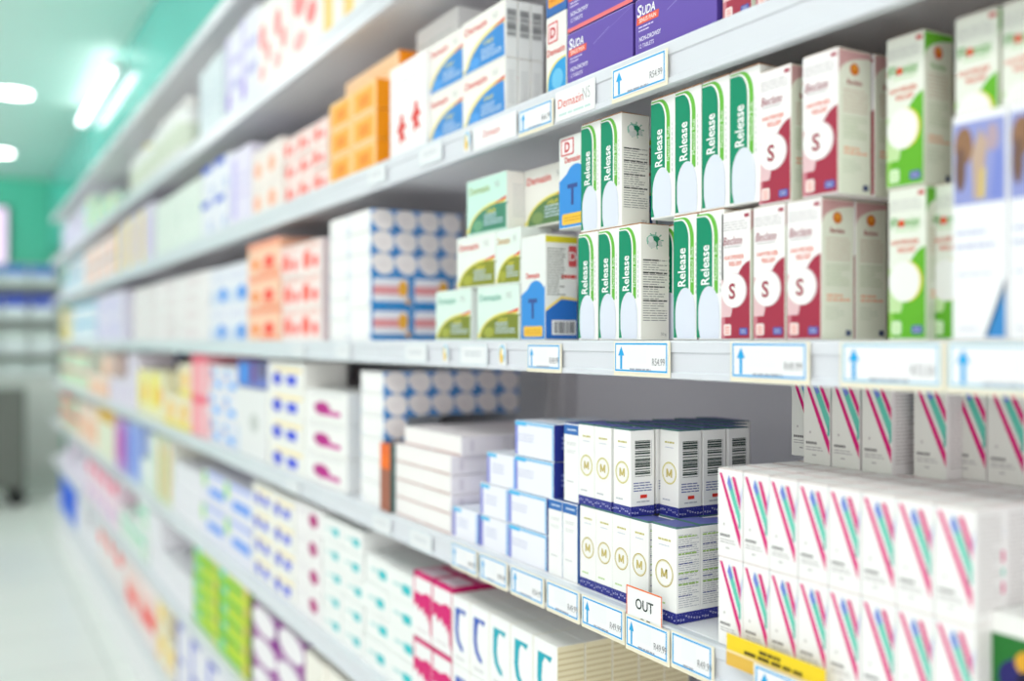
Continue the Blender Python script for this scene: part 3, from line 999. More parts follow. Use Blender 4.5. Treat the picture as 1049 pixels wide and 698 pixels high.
# ================================================================== stock: the eye-level shelf (M)
zM = SH['M'] + 0.0004
T2 = 0.1302
G = 'green and white ointment boxes'
d_rel = 'green ointment box with blank white oval'
for i, px in enumerate((602.3, 623.5, 645.0, 703, 727.2)):
    X = 0.658 if i < 3 else 0.655
    put(REL, X, yat(px, X), zM, d_rel + ', lower tier, ' + ORD[i] + ' from the syrup boxes', group=G)
put(REL, 0.702, yat(686.5, 0.702), zM, 'green ointment box set back in the gap of the lower tier', group=G)
for i, px in enumerate((605, 626, 679, 704.7, 733, 762.8)):
    X = 0.658 if i < 2 else 0.655
    put(REL, X, yat(px, X), zM + T2, d_rel + ', upper tier, ' + ORD[i] + ' from the syrup boxes', group=G)
for i in range(3):
    put(REL, 0.745, 0.93 - 0.052 * i, zM, d_rel + ', second row back, lower tier, ' + ORD[i] + ' along', group=G)
for i in range(5):
    put(REL, 0.745, 0.93 - 0.052 * i, zM + T2, d_rel + ', second row back, upper tier, ' + ORD[i] + ' along', group=G)

G = 'maroon nasal spray boxes'
for i, px in enumerate((753.5, 787.7, 823.4)):
    put(BEC, 0.655, yat(px, 0.655), zM, 'maroon S nasal spray box, lower tier, ' + ORD[i] + ' from the green ointment', group=G)
put(BEC, 0.698, yat(823.4, 0.655), zM, 'maroon nasal spray box showing only its cream side, lower tier', group=G)
for i, (px, X) in enumerate(((793.5, 0.656), (840, 0.654))):
    put(BEC, X, yat(px, X), zM + 0.1257, 'maroon S nasal spray box, upper tier, ' + ORD[i] + ' from the green ointment', group=G)
put(BEC, 0.698, yat(841, 0.654), zM + 0.1257, 'maroon nasal spray box half hidden behind another, upper tier', group=G)

G = 'lime green nasal spray boxes'
for i, (px, X) in enumerate(((929, 0.682), (972.5, 0.694))):
    put(FLO, X, yat(px, X), zM, 'lime nasal spray box with blank circle, lower tier, ' + ORD[i] + ' from maroon', group=G)
for i, (px, X) in enumerate(((927, 0.682), (1000, 0.684), (1050, 0.684))):
    put(FLO, X, yat(px, X), zM + 0.1267, 'lime nasal spray box with blank circle, upper tier, ' + ORD[i] + ' from maroon', group=G)
put(FLO, 0.735, yat(1004, 0.684), zM, 'lime nasal spray box at the back, lower tier, under another', group=G)

G = 'tall photo-printed boxes'
put(PHO, 0.651, yat(1003, 0.651), zM, 'tall white box with lavender photo panel, beside the lime boxes', group=G)
put(PHO, 0.651, yat(1003, 0.651) - 0.0452, zM, 'tall white box with lavender photo panel, cut by the picture edge', group=G)

# tall boxes past the picture edge and brown cartons, added to block light
for i in range(5):
    put(PHO, 0.651, yat(1003, 0.651) - 0.0452 * (i + 2), zM, 'added tall photo-printed box blocking light beyond the cut one, ' + ORD[i] + ' further on', group='tall photo-printed boxes')
BC = Box(0.158, 0.15, 0.246, (150, 112, 78), side=(142, 106, 74), top=(140, 104, 72), bev=0.0015)
BC.rect('F', 0.44, 0.0, 0.56, 1.0, (176, 146, 104), 1)
BC.rect('T', 0.44, 0.0, 0.56, 1.0, (176, 146, 104), 1)
BCD = design('light_block_carton', BC, cat='light-blocking carton')
for i, (yy, lb) in enumerate(((0.865, 'behind the green ointment'), (0.70, 'behind the maroon boxes'), (0.535, 'behind the lime boxes'), (0.37, 'behind the tall photo boxes'), (0.205, 'beyond the picture edge'))):
    put(BCD, 0.80, yy, zM, 'added brown light-blocking carton at the back of the shelf ' + lb, group='added light-blocking cartons')

# syrup and tablet boxes beside the green ointment
put(TLO, 0.66, 1.1015, zM, 'blue T syrup box with barcode side, standing on the shelf')
put(TUP, 0.66, 1.0065, zM + 0.1385, 'blue T syrup box with red D badge, upper tier')
put(TLO, 0.722, 1.007, zM, 'blue T syrup box hidden behind the green ointment')
put(DEMO2, 0.66, 1.1985, zM, 'olive tablet box beside the blue T box, lowest tier')
put(DEMO2, 0.66, 1.3395, zM, 'olive tablet box by the banded blue packs, lowest tier')
put(DEMO, 0.66, 1.2647, zM + 0.077, 'olive tablet box with red name, middle tier, whole front showing')
put(DEMN, 0.66, 1.1685, zM + 0.077, 'olive tablet box, middle tier, half hidden by the T box')
put(DEMG, 0.66, 1.232, zM + 0.154, 'mint green tablet box on top of the olive stack')
put(DEMR, 0.688, 1.112, zM + 0.154, 'cream and green tablet box on top, beside the red D badge')
put(DEMO, 0.7125, 1.20, zM, 'olive tablet box in the hidden second row, lower tier')

# the oval packs: a stack four deep, two banded packs low on the near side
G = 'blue and white oval packs'
yo = yat(380)
for c in range(2):
    for t in range(6):
        for k in range(4):
            if c == 1 and k > 0 and t < 5:
                continue
            if c == 0 and t < 2 and False:
                continue
            if c == 0 and t < 3 and k > 0:
                continue
            if c == 0 and t < 3:
                continue
            put(OVA, 0.66 + 0.0462 * k, yo + 0.0565 + 0.1128 * c, zM + 0.0404 * t, 'blue-ended oval pack, ' + tiername(t, 6) + ', ' + ('stack facing olive boxes' if c == 0 else 'stack by pink cartons') + (', ' + ORD[k] + ' row back' if k else ''), group=G)
for t in range(2):
    for k in range(3):
        put(BAND, 0.66 + 0.083 * k, yo + 0.0565, zM + 0.0607 * t, 'blue pack with pink band and orange dot, ' + ('lower tier', 'upper tier')[t] + (', ' + ORD[k] + ' row back' if k else ''), group='blue banded packs')
for k in range(2):
    b_ = None
# ================================================================== stock: shelf above (U)
zU = SH['U'] + 0.0004
G = 'purple sinus tablet boxes'
ys1, ys2 = (yat(581) + yat(648.5)) / 2, (yat(650) + yat(735)) / 2
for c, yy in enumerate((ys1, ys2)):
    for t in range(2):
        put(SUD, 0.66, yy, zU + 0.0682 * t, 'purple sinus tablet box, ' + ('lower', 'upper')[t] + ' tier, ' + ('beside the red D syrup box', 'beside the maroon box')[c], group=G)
put(BEC, 0.662, yat(755, 0.662), zU, 'maroon nasal spray box on the shelf above, beside the purple boxes')
put(BEC, 0.662, yat(790, 0.662), zU, 'maroon nasal spray box on the shelf above, second from purple')
put(make_dvert(), 0.66, (yat(559.5) + yat(581)) / 2 + 0.001, zU, 'syrup box with red D badge and blue swoosh beside purple boxes')
put(make_orangetop(), 0.66, (yat(559.5) + yat(581)) / 2 + 0.001, zU + 0.1012, 'orange and blue box lying on the red D syrup box')
G = 'thin blue-swoosh tablet boxes'
for k in range(3):
    for t in range(2):
        put(DEMB2 if t else DEMB, 0.66 + 0.0207 * k, yat(518) + 0.066, zU + 0.0805 * t, 'thin blue-swoosh tablet box by the red D box, ' + ('lower', 'upper')[t] + ' tier' + (', ' + ORD[k] + ' row back' if k else ''), group=G)
        put(DEMB, 0.664 + 0.0207 * k, yat(473) + 0.0665, zU + 0.0805 * t, 'thin blue-swoosh tablet box by the red figures, ' + ('lower', 'upper')[t] + ' tier' + (', ' + ORD[k] + ' row back' if k else ''), group=G)
put(make_backred(), 0.735, yat(447, 0.735), zU, 'tall pale box with red spots behind the blue-swoosh boxes')
put(make_redfig(), 0.655, (yat(401, 0.655) + yat(437, 0.655)) / 2 + 0.004, zU, 'white box with two red figures beside the orange cartons')
G = 'orange tablet cartons'
yO = yat(388) + 0.012
for c in range(2):
    for t in range(3):
        for k in range(2):
            if k and t < 2:
                continue
            put(ORA, 0.66 + 0.061 * k, yO + 0.0625 + 0.126 * c, zU + 0.0544 * t, 'orange tablet carton, ' + tiername(t, 3) + ', ' + ('beside the red-figure box', 'by the pink marked cartons')[c] + (', second row back' if k else ''), group=G)
for c in range(2):
    put(ORT, 0.70, yat(409, 0.70) + 0.07 + 0.14 * c, zU + 0.0544 * 3, 'pale-fronted orange carton crowning the stack, ' + ('beside the tall pale box', 'its far companion')[c], group=G)

# ================================================================== stock: shelf below (L)
zL = SH['L'] + 0.0004
# white capsule boxes with magenta and teal diagonals
G = 'white capsule boxes with magenta diagonals'
yv = yat(735, 0.652)
dv = 'magenta-striped capsule box'
block(VB, 0.652, yv, zL, 8, 2, dv, 'the navy-banded boxes', rows=4, group=G, jit=0.0008, skip=lambda c, t, k: t == 0 and k > 0 and c < 7, pitch=0.03495)
for i, (px, X) in enumerate(((836.5, 0.752), (866, 0.752), (898, 0.752), (952.5, 0.768), (992, 0.790), (1030, 0.790))):
    put(VT, X, yat(px, X), zL + 0.0864 * 2, dv + ' standing on the stack, ' + ORD[i] + ' from the grey back', group=G)
put(VT, 0.792, yat(823, 0.792), zL + 0.0864 * 2, dv + ' standing on the stack, set back behind the first', group=G)
for i in range(4):
    put(VB, 0.652 + 0.0358 * (2 + i // 2) + 0.0 if False else 0.652 + 0.0358 * 4, yv - 0.03495 * (2 * i + 0.5), zL + 0.0864, dv + ', upper tier, fifth row back, ' + ORD[i] + ' of four', group=G)

# navy-banded bottle boxes with a gold ring
G = 'navy-banded boxes with gold rings'
dm = 'navy-banded gold-ring box'
Ym = yat(596) - 0.0165
cols = [yat(603.5), yat(619.5), yat(636.5), yat(654.5)]
cols = [0.9735 - 0.0339 * i for i in range(4)]       # centres along the shelf, far to near
for i, yy in enumerate(cols):
    put(MT, 0.66, yy, zL, dm + ', lower tier, ' + ORD[i] + ' from the blue-labelled boxes', group=G)
put(MW, 0.655, 0.8222, zL, dm + ' behind the orange-edged card, lower tier', rot=0.02, group=G)
put(MW, 0.6892, 0.8232, zL, dm + ' right behind the card-side one, lower tier', rot=0.0, group=G)
for k in range(1, 3):
    put(MT, 0.689 + 0.0352 * k, 0.827, zL, dm + ', lower tier, hidden row ' + ORD[k] + ' behind', group=G)
ucols = [0.978, 0.9438, 0.9055]
for i, yy in enumerate(ucols):
    put(MB, 0.661, yy, zL + 0.0987, dm + ', upper tier, ' + ORD[i] + ' from the blue-labelled boxes', group=G)
put(MB, 0.703, 0.873, zL + 0.0987, dm + ' with barcode side, upper tier, set back', group=G)
put(MB, 0.7385, 0.8725, zL + 0.0987, dm + ' with barcode side, upper tier, second set back', group=G)
put(MB, 0.7745, 0.8715, zL + 0.0987, dm + ' with barcode side, upper tier, beside the V stack', rot=0.03, group=G)
for k in range(1, 6):
    for i, yy in enumerate((0.978, 0.9438, 0.9095, 0.8737)):
        if i == 3 or (i == 2 and k == 5):
            continue
        if k == 1 and i == 2:
            pass
        put(MB, 0.664 + 0.0352 * k, yy - 0.001 * k, zL + 0.0987, dm + ', upper tier, ' + ORD[i] + ' column, ' + ORD[k] + ' row back', group=G)
for k in range(1, 6):
    for i in (0, 3):
        put(MT, 0.664 + 0.0352 * k, cols[i], zL, dm + ', lower tier, ' + ORD[i] + ' column, ' + ORD[k] + ' row back', group=G)

G = 'white boxes with blue labels'
put(LAB, 0.66, 1.0465, zL, 'white box with blue label on top, lower, beside light-blue cartons', group=G)
put(LAB, 0.66, 1.0125, zL, 'white box with blue label on top, lower, beside gold rings', group=G)
put(LAB, 0.662, 1.0125, zL + 0.098, 'white box with blue label on top, upper tier', group=G)

G = 'light-blue edged tablet boxes'
for t in range(4):
    yy = (1.116, 1.1165, 1.0995, 1.099)[t]
    put(LBL, 0.66, yy, zL + 0.0477 * t, 'light-blue edged box with navy side, ' + tiername(t, 4), group=G)
    put(LBL, 0.7215, yy - 0.004, zL + 0.0477 * t, 'light-blue edged box with navy side, ' + tiername(t, 4) + ', second row back', group=G)
for t in range(3):
    put(LBS, 0.662 if t < 2 else 0.664, (1.2115, 1.2118, 1.195)[t], zL + 0.0464 * t, 'small light-blue edged box beside the navy-sided stack, ' + tiername(t, 3), group=G)
put(LBS, 0.66, 1.2975, zL, 'small light-blue edged box lowest, beside the white seamed stack', group=G)
put(LBS, 0.724, 1.2975, zL, 'small light-blue edged box in the second row, lower tier', group=G)
put(LBS, 0.724, 1.2985, zL + 0.0464, 'small light-blue edged box in the second row, middle tier', group=G)

# the white stack with brown seams
G = 'white boxes with brown seams'
block(SEAM, 0.66, yat(405), zL, 2, 4, 'white box with brown seam', 'the oval packs', rows=2, group=G, skip=lambda c, t, k: k > 0 and c == 0)
block(SEAM, 0.672, yat(405) - 0.012, zL + 4 * 0.0302, 2, 1, 'topmost white box with brown seam', 'the oval packs', rows=3, group=G)
block(SEAM, 0.66 + 2 * 0.0758, yat(405), zL, 2, 4, 'white box with brown seam at the back', 'the oval packs', rows=1, group=G, skip=lambda c, t, k: c == 0)


def slim():
    b = Box(0.0455, 0.10, 0.118, (150, 92, 70), side=(64, 100, 98), top=(120, 84, 70))
    b.rect('F', 0.0, 0.0, 1.0, 0.62, (166, 100, 78), 1)
    b.rect('F', 0.0, 0.62, 1.0, 1.0, (240, 110, 44), 2)
    b.ell('F', 0.45, 0.74, 0.38, 0.12, (250, 120, 30), 3, 16)
    return design('medicine_box', b)


put(slim(), 0.652, yat(405) + 0.026, zL, 'slim dark teal box with orange front beside the white seamed stack')
G = 'oval packs on the lower shelf'
yo2 = yat(405) + 0.052
for t in range(6):
    for k in range(6):
        if t < 4 and k > 0:
            continue
        put(OVA, 0.66 + 0.0462 * k, yo2 + 0.0565, zL + 0.0404 * t, 'blue-ended oval pack behind the slim teal box, ' + tiername(t, 6) + (', ' + ORD[k] + ' row back' if k else ''), group=G)

# a green picture box on the near end of the shelf
b = Box(0.12, 0.07, 0.096, (248, 247, 244), side=(240, 240, 236))
b.rect('F', 0.0, 0.30, 1.0, 0.84, (40, 120, 50), 1)
b.ell('F', 0.24, 0.52, 0.17, 0.17, (44, 40, 110), 3, 20)
b.ell('F', 0.28, 0.66, 0.10, 0.10, (230, 170, 50), 4, 16)
b.ell('F', 0.28, 0.52, 0.09, 0.09, (28, 24, 60), 5, 16)
b.ell('F', 0.70, 0.55, 0.2, 0.2, (96, 160, 60), 2, 16)
put(design('medicine_box', b), 0.672, yat(1012, 0.672) - 0.06, zL, 'box with green picture and dark oval at the shelf corner')

# ================================================================== stock: next shelf down (N1)
zN = SH['N1'] + 0.0004
G = 'white boxes with hook emblems'
yh = yat(463)
for c in range(5):
    dd = HOB if c < 2 else HOT
    for t in range(2):
        for k in range(5):
            if k and t == 0 and c < 4:
                continue
            put(dd, 0.66 + 0.0428 * k, yh - 0.0602 * (c + 0.5), zN + 0.1035 * t, ('blue', 'teal')[c > 1] + ' hook box with beige side, ' + ('lower', 'upper')[t] + ' tier, ' + ORD[c] + ' from the magenta boxes' + (', ' + ORD[k] + ' back' if k else ''), group=G)
G = 'magenta drip boxes'
for c in range(2):
    for t in range(2):
        for k in range(4):
            if k and t == 0:
                continue
            put(DRIP, 0.66 + 0.0512 * k, yh + 0.002 + 0.0712 * (c + 0.5), zN + 0.1072 * t, 'magenta drip box, ' + ('lower', 'upper')[t] + ' tier, ' + ('beside the hook boxes', 'by teal dashes')[c] + (', ' + ORD[k] + ' row back' if k else ''), group=G)
b = Box(0.12, 0.1, 0.075, (232, 206, 60), side=(238, 222, 90), top=(240, 214, 70))
b.lines('F', 0.1, 0.9, 0.2, 0.8, 3, (200, 160, 30), 1, 3, 0.4)
b.rect('T', 0.1, 0.1, 0.9, 0.5, (246, 232, 140), 1)
put(design('medicine_box', b), 0.72, yat(668, 0.72), zN, 'yellow box lying low under the price rail, beside beige sides')
b = Box(0.07, 0.05, 0.112, (222, 232, 190), side=(200, 214, 160), top=(228, 236, 200))
b.rect('F', 0.1, 0.2, 0.9, 0.5, (150, 190, 90), 1)
put(design('medicine_box', b), 0.664, yat(716, 0.664), zN, 'pale green box under the last framed price tag')
# ================================================================== stock further along the shelves
SHELFWORD = dict(U2='top shelf', U='second shelf', M='eye-level shelf', L='fourth shelf', N1='fifth shelf', N2='sixth shelf', N3='bottom shelf')


def sat(c, f=1.25):
    g = sum(c) / 3
    return tuple(max(0, min(255, int(g + (v - g) * f - 2))) for v in c)


def blot(base, marks, side=None, top=None):
    base = sat(base)
    marks = [m[:5] + (sat(m[5]),) for m in marks]
    def paint(w, d, h):
        b = Box(w, d, h, base, side=side, top=top)
        for mk in marks:
            k, a0, b0, a1, b1, col = mk[:6]
            if k == 'r':
                b.rect('F', a0, b0, a1, b1, col, 1 + marks.index(mk))
            elif k == 'e':
                b.ell('F', a0, b0, a1, b1, col, 1 + marks.index(mk), 16)
            elif k == 'l':
                b.lines('F', a0, a1, b0, b1, 3, col, 1 + marks.index(mk), 3, 0.4)
        return b
    return paint


RF = random.Random(5)


def fill(shelf, px0, px1, paint, cols, tiers, H, desc, name='carton', depth=0.16, X=XF, cat='carton', gap=0.001, zoff=0.0, jit=0.006, lm=''):
    ya, yb_ = yat(px0, X), yat(px1, X)
    w = (ya - yb_) / cols - gap - 0.0012
    h = H / tiers - 0.0009
    d = design(name, paint(w, depth, h), cat=cat)
    block(d, X, ya - 0.0006, SH[shelf] + 0.0004 + zoff, cols, tiers, desc + ' on the ' + SHELFWORD[shelf], lm, group=desc + ' on the ' + SHELFWORD[shelf], jit=jit, gap=gap + 0.0011,
          skip=(lambda c, t, k: t == tiers - 1 and tiers > 1 and RF.random() < 0.34) if px1 < 205 else None)


# painters
redheart = blot((252, 240, 236), [('e', 0.3, 0.45, 0.2, 0.3, (238, 120, 110)), ('e', 0.72, 0.36, 0.12, 0.2, (232, 84, 80)), ('l', 0.1, 0.75, 0.9, 0.95, (246, 190, 180))], side=(250, 226, 222))
redorange = blot((254, 214, 190), [('e', 0.25, 0.34, 0.14, 0.14, (246, 140, 60)), ('e', 0.68, 0.36, 0.16, 0.2, (236, 90, 76)), ('r', 0.0, 0.80, 1.0, 1.0, (250, 176, 150)), ('r', 0.4, 0.05, 0.95, 0.14, (240, 150, 120))], side=(250, 190, 160))
faintlines = blot((246, 243, 243), [('l', 0.06, 0.2, 0.6, 0.8, (228, 210, 214))])
bluefoot = blot((240, 242, 248), [('r', 0.0, 0.0, 1.0, 0.36, (216, 226, 242)), ('e', 0.72, 0.24, 0.2, 0.2, (72, 148, 222)), ('l', 0.1, 0.6, 0.9, 0.8, (214, 216, 236))])
lilac = blot((236, 232, 246), [('r', 0.1, 0.1, 0.35, 0.9, (206, 200, 238)), ('l', 0.4, 0.3, 0.9, 0.7, (220, 214, 240))])
cyanhead = blot((240, 246, 250), [('r', 0.0, 0.80, 1.0, 1.0, (70, 166, 206)), ('r', 0.65, 0.1, 0.8, 0.7, (180, 206, 236))])
yellowedge = blot((238, 234, 214), [('r', 0.0, 0.0, 0.5, 1.0, (232, 206, 60))])
peach = blot((248, 240, 234), [('e', 0.4, 0.4, 0.25, 0.25, (244, 186, 160)), ('l', 0.1, 0.7, 0.9, 0.9, (230, 222, 218))])
bluecap = blot((240, 242, 248), [('r', 0.0, 0.82, 0.7, 1.0, (44, 90, 196)), ('r', 0.6, 0.1, 0.9, 0.4, (206, 214, 236))])
mint = blot((234, 243, 236), [('l', 0.2, 0.4, 0.8, 0.7, (220, 232, 224))])
lilacyellow = blot((232, 228, 242), [('r', 0.0, 0.0, 0.34, 0.96, (236, 212, 96)), ('r', 0.6, 0.2, 0.9, 0.8, (216, 206, 236))])
pinkwhite = blot((248, 236, 234), [('e', 0.5, 0.4, 0.3, 0.3, (246, 206, 190)), ('r', 0.0, 0.9, 1.0, 1.0, (120, 66, 60))])
redbig = blot((246, 246, 242), [('e', 0.3, 0.62, 0.22, 0.16, (240, 156, 156)), ('e', 0.66, 0.40, 0.16, 0.12, (238, 150, 150)), ('e', 0.3, 0.2, 0.2, 0.1, (244, 190, 190))])
lavstripe = blot((236, 236, 244), [('r', 0.05, 0.0, 0.28, 1.0, (212, 206, 236)), ('r', 0.34, 0.3, 0.95, 0.42, (196, 194, 226)), ('r', 0.34, 0.6, 0.95, 0.70, (200, 196, 228)), ('e', 0.2, 0.2, 0.14, 0.12, (170, 150, 220))])
bluegrey = blot((222, 232, 236), [('l', 0.2, 0.3, 0.8, 0.7, (200, 212, 222))])
tealpack = blot((214, 236, 222), [('r', 0.1, 0.0, 0.6, 0.5, (130, 206, 184)), ('r', 0.6, 0.2, 0.9, 0.9, (226, 226, 170))])
ylw = blot((242, 240, 214), [('r', 0.3, 0.0, 0.7, 1.0, (226, 216, 96))])
magmark = blot((251, 250, 248), [('e', 0.42, 0.42, 0.20, 0.22, (176, 30, 134)), ('r', 0.5, 0.22, 0.85, 0.38, (200, 80, 160)), ('l', 0.1, 0.8, 0.9, 0.92, (226, 226, 230))])
bluemark = blot((250, 249, 244), [('e', 0.28, 0.34, 0.14, 0.26, (70, 84, 200)), ('r', 0.55, 0.14, 0.82, 0.5, (64, 84, 206)), ('r', 0.2, 0.62, 0.95, 0.74, (248, 228, 170))])
greyplain = blot((240, 240, 240), [('e', 0.6, 0.5, 0.14, 0.14, (206, 208, 206)), ('r', 0.0, 0.0, 0.08, 0.4, (206, 220, 244))])
pinkstrip = blot((246, 178, 186), [('r', 0.0, 0.8, 1.0, 1.0, (236, 120, 140)), ('r', 0.7, 0.0, 1.0, 0.8, (250, 214, 218))])
bluenote = blot((240, 240, 246), [('r', 0.4, 0.15, 0.9, 0.4, (96, 170, 236)), ('e', 0.3, 0.65, 0.2, 0.2, (150, 190, 236)), ('r', 0.1, 0.45, 0.3, 0.6, (240, 190, 190))])
bluedark = blot((120, 130, 190), [('r', 0.1, 0.1, 0.4, 0.9, (86, 150, 220)), ('r', 0.45, 0.2, 0.6, 0.9, (120, 70, 130)), ('r', 0.7, 0.4, 0.95, 0.95, (110, 104, 130))], top=(96, 30, 50))
yelbox = blot((246, 242, 210), [('r', 0.1, 0.2, 0.6, 0.95, (240, 228, 96)), ('e', 0.7, 0.5, 0.2, 0.2, (246, 190, 120))])
yelorange = blot((244, 236, 214), [('e', 0.5, 0.5, 0.3, 0.3, (246, 206, 130)), ('r', 0.0, 0.0, 1.0, 0.2, (240, 224, 120))])
lilwhite = blot((240, 234, 244), [('r', 0.0, 0.1, 0.2, 0.9, (226, 208, 238)), ('l', 0.3, 0.4, 0.9, 0.8, (222, 216, 234))])
peachblot = blot((246, 228, 216), [('e', 0.5, 0.4, 0.34, 0.3, (244, 190, 160))])
greenpink = blot((232, 240, 226), [('e', 0.5, 0.5, 0.3, 0.3, (190, 222, 180)), ('r', 0.0, 0.85, 1.0, 1.0, (206, 80, 90))])
tealdash = blot((250, 251, 250), [('r', 0.55, 0.30, 0.85, 0.62, (60, 190, 196)), ('r', 0.2, 0.44, 0.55, 0.56, (196, 226, 226))])
magdot = blot((250, 248, 248), [('e', 0.7, 0.5, 0.16, 0.26, (170, 40, 120)), ('l', 0.1, 0.6, 0.5, 0.8, (226, 222, 226))])
bluegreen = blot((238, 238, 248), [('r', 0.02, 0.5, 0.16, 0.95, (150, 214, 90)), ('r', 0.3, 0.3, 0.95, 0.55, (110, 160, 236)), ('r', 0.2, 0.86, 1.0, 1.0, (190, 200, 246))])
stripes = blot((236, 236, 226), [('r', 0.0, 0.0, 0.3, 1.0, (190, 214, 150)), ('r', 0.36, 0.1, 0.66, 0.9, (244, 186, 140)), ('r', 0.7, 0.0, 0.9, 0.8, (214, 226, 170))])
mintw = blot((238, 244, 240), [('r', 0.3, 0.1, 0.7, 0.4, (214, 232, 222))])
bluebox = blot((180, 196, 240), [('r', 0.1, 0.1, 0.5, 0.9, (76, 110, 210))])
purplebox = blot((226, 190, 226), [('r', 0.5, 0.0, 1.0, 1.0, (150, 90, 190)), ('r', 0.1, 0.2, 0.4, 0.8, (220, 90, 170))])
browncap = blot((236, 238, 220), [('r', 0.0, 0.72, 1.0, 1.0, (212, 170, 60))])
limestack = blot((196, 214, 60), [('r', 0.0, 0.0, 0.30, 1.0, (150, 206, 90)), ('r', 0.3, 0.1, 0.85, 0.42, (90, 180, 80)), ('e', 0.2, 0.6, 0.1, 0.2, (110, 206, 206)), ('r', 0.85, 0.2, 1.0, 0.8, (226, 206, 120))], side=(150, 190, 70), top=(120, 170, 50))
purpleoutline = blot((150, 66, 150), [('e', 0.5, 0.54, 0.49, 0.44, (250, 248, 250))], side=(120, 60, 140), top=(240, 236, 242))
yelfoot = blot((249, 246, 238), [('r', 0.0, 0.0, 1.0, 0.3, (228, 190, 40)), ('r', 0.7, 0.0, 1.0, 0.2, (150, 40, 40))])
plainw = blot((244, 243, 248), [('l', 0.2, 0.5, 0.8, 0.7, (230, 230, 238))])
tealgreen = blot((236, 244, 240), [('r', 0.0, 0.5, 0.8, 0.7, (120, 206, 170)), ('r', 0.5, 0.1, 0.8, 0.4, (190, 226, 190))])
reddot = blot((244, 240, 240), [('e', 0.5, 0.78, 0.3, 0.14, (228, 30, 34)), ('r', 0.0, 0.0, 1.0, 0.12, (226, 226, 230))])
redpatch = blot((250, 236, 234), [('r', 0.10, 0.24, 0.90, 0.50, (230, 60, 54)), ('r', 0.05, 0.5, 0.95, 0.72, (248, 206, 200))])
bluecorner = blot((244, 243, 250), [('r', 0.0, 0.0, 0.12, 1.0, (92, 104, 206)), ('r', 0.0, 0.86, 0.5, 1.0, (80, 90, 190))])
yelspot = blot((248, 240, 214), [('r', 0.2, 0.4, 0.8, 0.8, (240, 206, 70)), ('r', 0.0, 0.0, 0.3, 0.2, (236, 180, 90))])
brownred = blot((150, 76, 70), [('r', 0.3, 0.0, 1.0, 0.4, (232, 190, 30)), ('r', 0.0, 0.6, 1.0, 1.0, (170, 110, 100))])
bluebold = blot((60, 120, 220), [('r', 0.1, 0.2, 0.9, 0.8, (24, 84, 206))])
pinkspot = blot((246, 226, 236), [('r', 0.2, 0.7, 0.8, 0.92, (226, 20, 110)), ('r', 0.1, 0.1, 0.5, 0.3, (200, 170, 220))])

# eye-level shelf
fill('M', 287, 329, redheart, 2, 3, 0.215, 'white carton with red hearts', depth=0.12)
fill('M', 254, 286.5, redorange, 1, 3, 0.245, 'orange-tinted carton with red print', depth=0.12, jit=0.002)
fill('M', 214, 252, bluefoot, 2, 2, 0.21, 'white carton with blue spot')
fill('M', 136, 213, faintlines, 4, 4, 0.215, 'plain white carton with faint pink lines')
fill('M', 100, 126, lilac, 2, 2, 0.23, 'lilac and white carton')
fill('M', 74, 98, cyanhead, 3, 2, 0.22, 'white carton with blue-green head')
fill('M', 63, 73, yellowedge, 2, 2, 0.22, 'cream carton with yellow edge')
# second shelf down
fill('U', 289, 334, redheart, 3, 3, 0.150, 'pink-marked white carton')
fill('U', 257, 288, peach, 2, 2, 0.165, 'white carton with peach spot')
fill('U', 236, 256, lilac, 1, 1, 0.20, 'tall lilac carton')
fill('U', 206, 234, bluecap, 2, 2, 0.215, 'white carton with royal blue head')
fill('U', 158, 204, mint, 3, 1, 0.20, 'tall pale mint carton')
fill('U', 120, 156, lilacyellow, 3, 1, 0.225, 'lilac carton with yellow stripe')
fill('U', 86, 119, pinkwhite, 4, 2, 0.21, 'blush carton with brown head')
fill('U', 63, 85, cyanhead, 4, 2, 0.2, 'white carton with blue head')
# top shelf
fill('U2', 331, 372, blot((248, 247, 242), [('r', 0.0, 0.0, 0.5, 0.5, (250, 214, 150)), ('r', 0.7, 0.3, 1.0, 0.8, (248, 226, 190))]), 2, 1, 0.20, 'white carton with pale orange print')
fill('U2', 297, 330, redbig, 1, 1, 0.21, 'tall white carton with red blots')
fill('U2', 264, 296, redbig, 2, 1, 0.21, 'white carton with red blots')
fill('U2', 229, 263, lavstripe, 2, 1, 0.23, 'lavender striped carton')
fill('U2', 203, 228, bluegrey, 2, 1, 0.21, 'blue-grey carton')
fill('U2', 87, 117, tealpack, 4, 2, 0.2, 'mint carton with teal foot')
fill('U2', 63, 86, lilac, 4, 2, 0.19, 'pale lilac carton')
# fourth shelf down
fill('L', 312, 355, magmark, 1, 3, 0.195, 'white carton with magenta blot', depth=0.2, jit=0.002)
fill('L', 274, 311, bluemark, 1, 4, 0.25, 'white carton with blue marks and cream band', depth=0.1, jit=0.002)
fill('L', 242, 273, greyplain, 1, 1, 0.175, 'tall plain white carton with grey dot')
fill('L', 242, 273, bluedark, 1, 1, 0.07, 'dark blue-striped carton lying on top', zoff=0.1765)
fill('L', 213, 241, bluenote, 2, 3, 0.225, 'white carton with sky-blue print')
fill('L', 196, 212, pinkstrip, 1, 2, 0.255, 'rose pink carton')
fill('L', 168, 195, yelorange, 2, 2, 0.22, 'cream and orange carton')
fill('L', 140, 166, yelbox, 2, 1, 0.18, 'yellow-fronted carton')
fill('L', 142, 165, blot((56, 76, 140), []), 2, 1, 0.235, 'navy carton in the row behind', X=0.86, depth=0.1)
fill('L', 112, 139, lilwhite, 3, 2, 0.24, 'white carton with lilac edge')
fill('L', 90, 111, peachblot, 3, 2, 0.23, 'peach carton')
fill('L', 63, 89, greenpink, 5, 2, 0.23, 'pale green carton with red head')
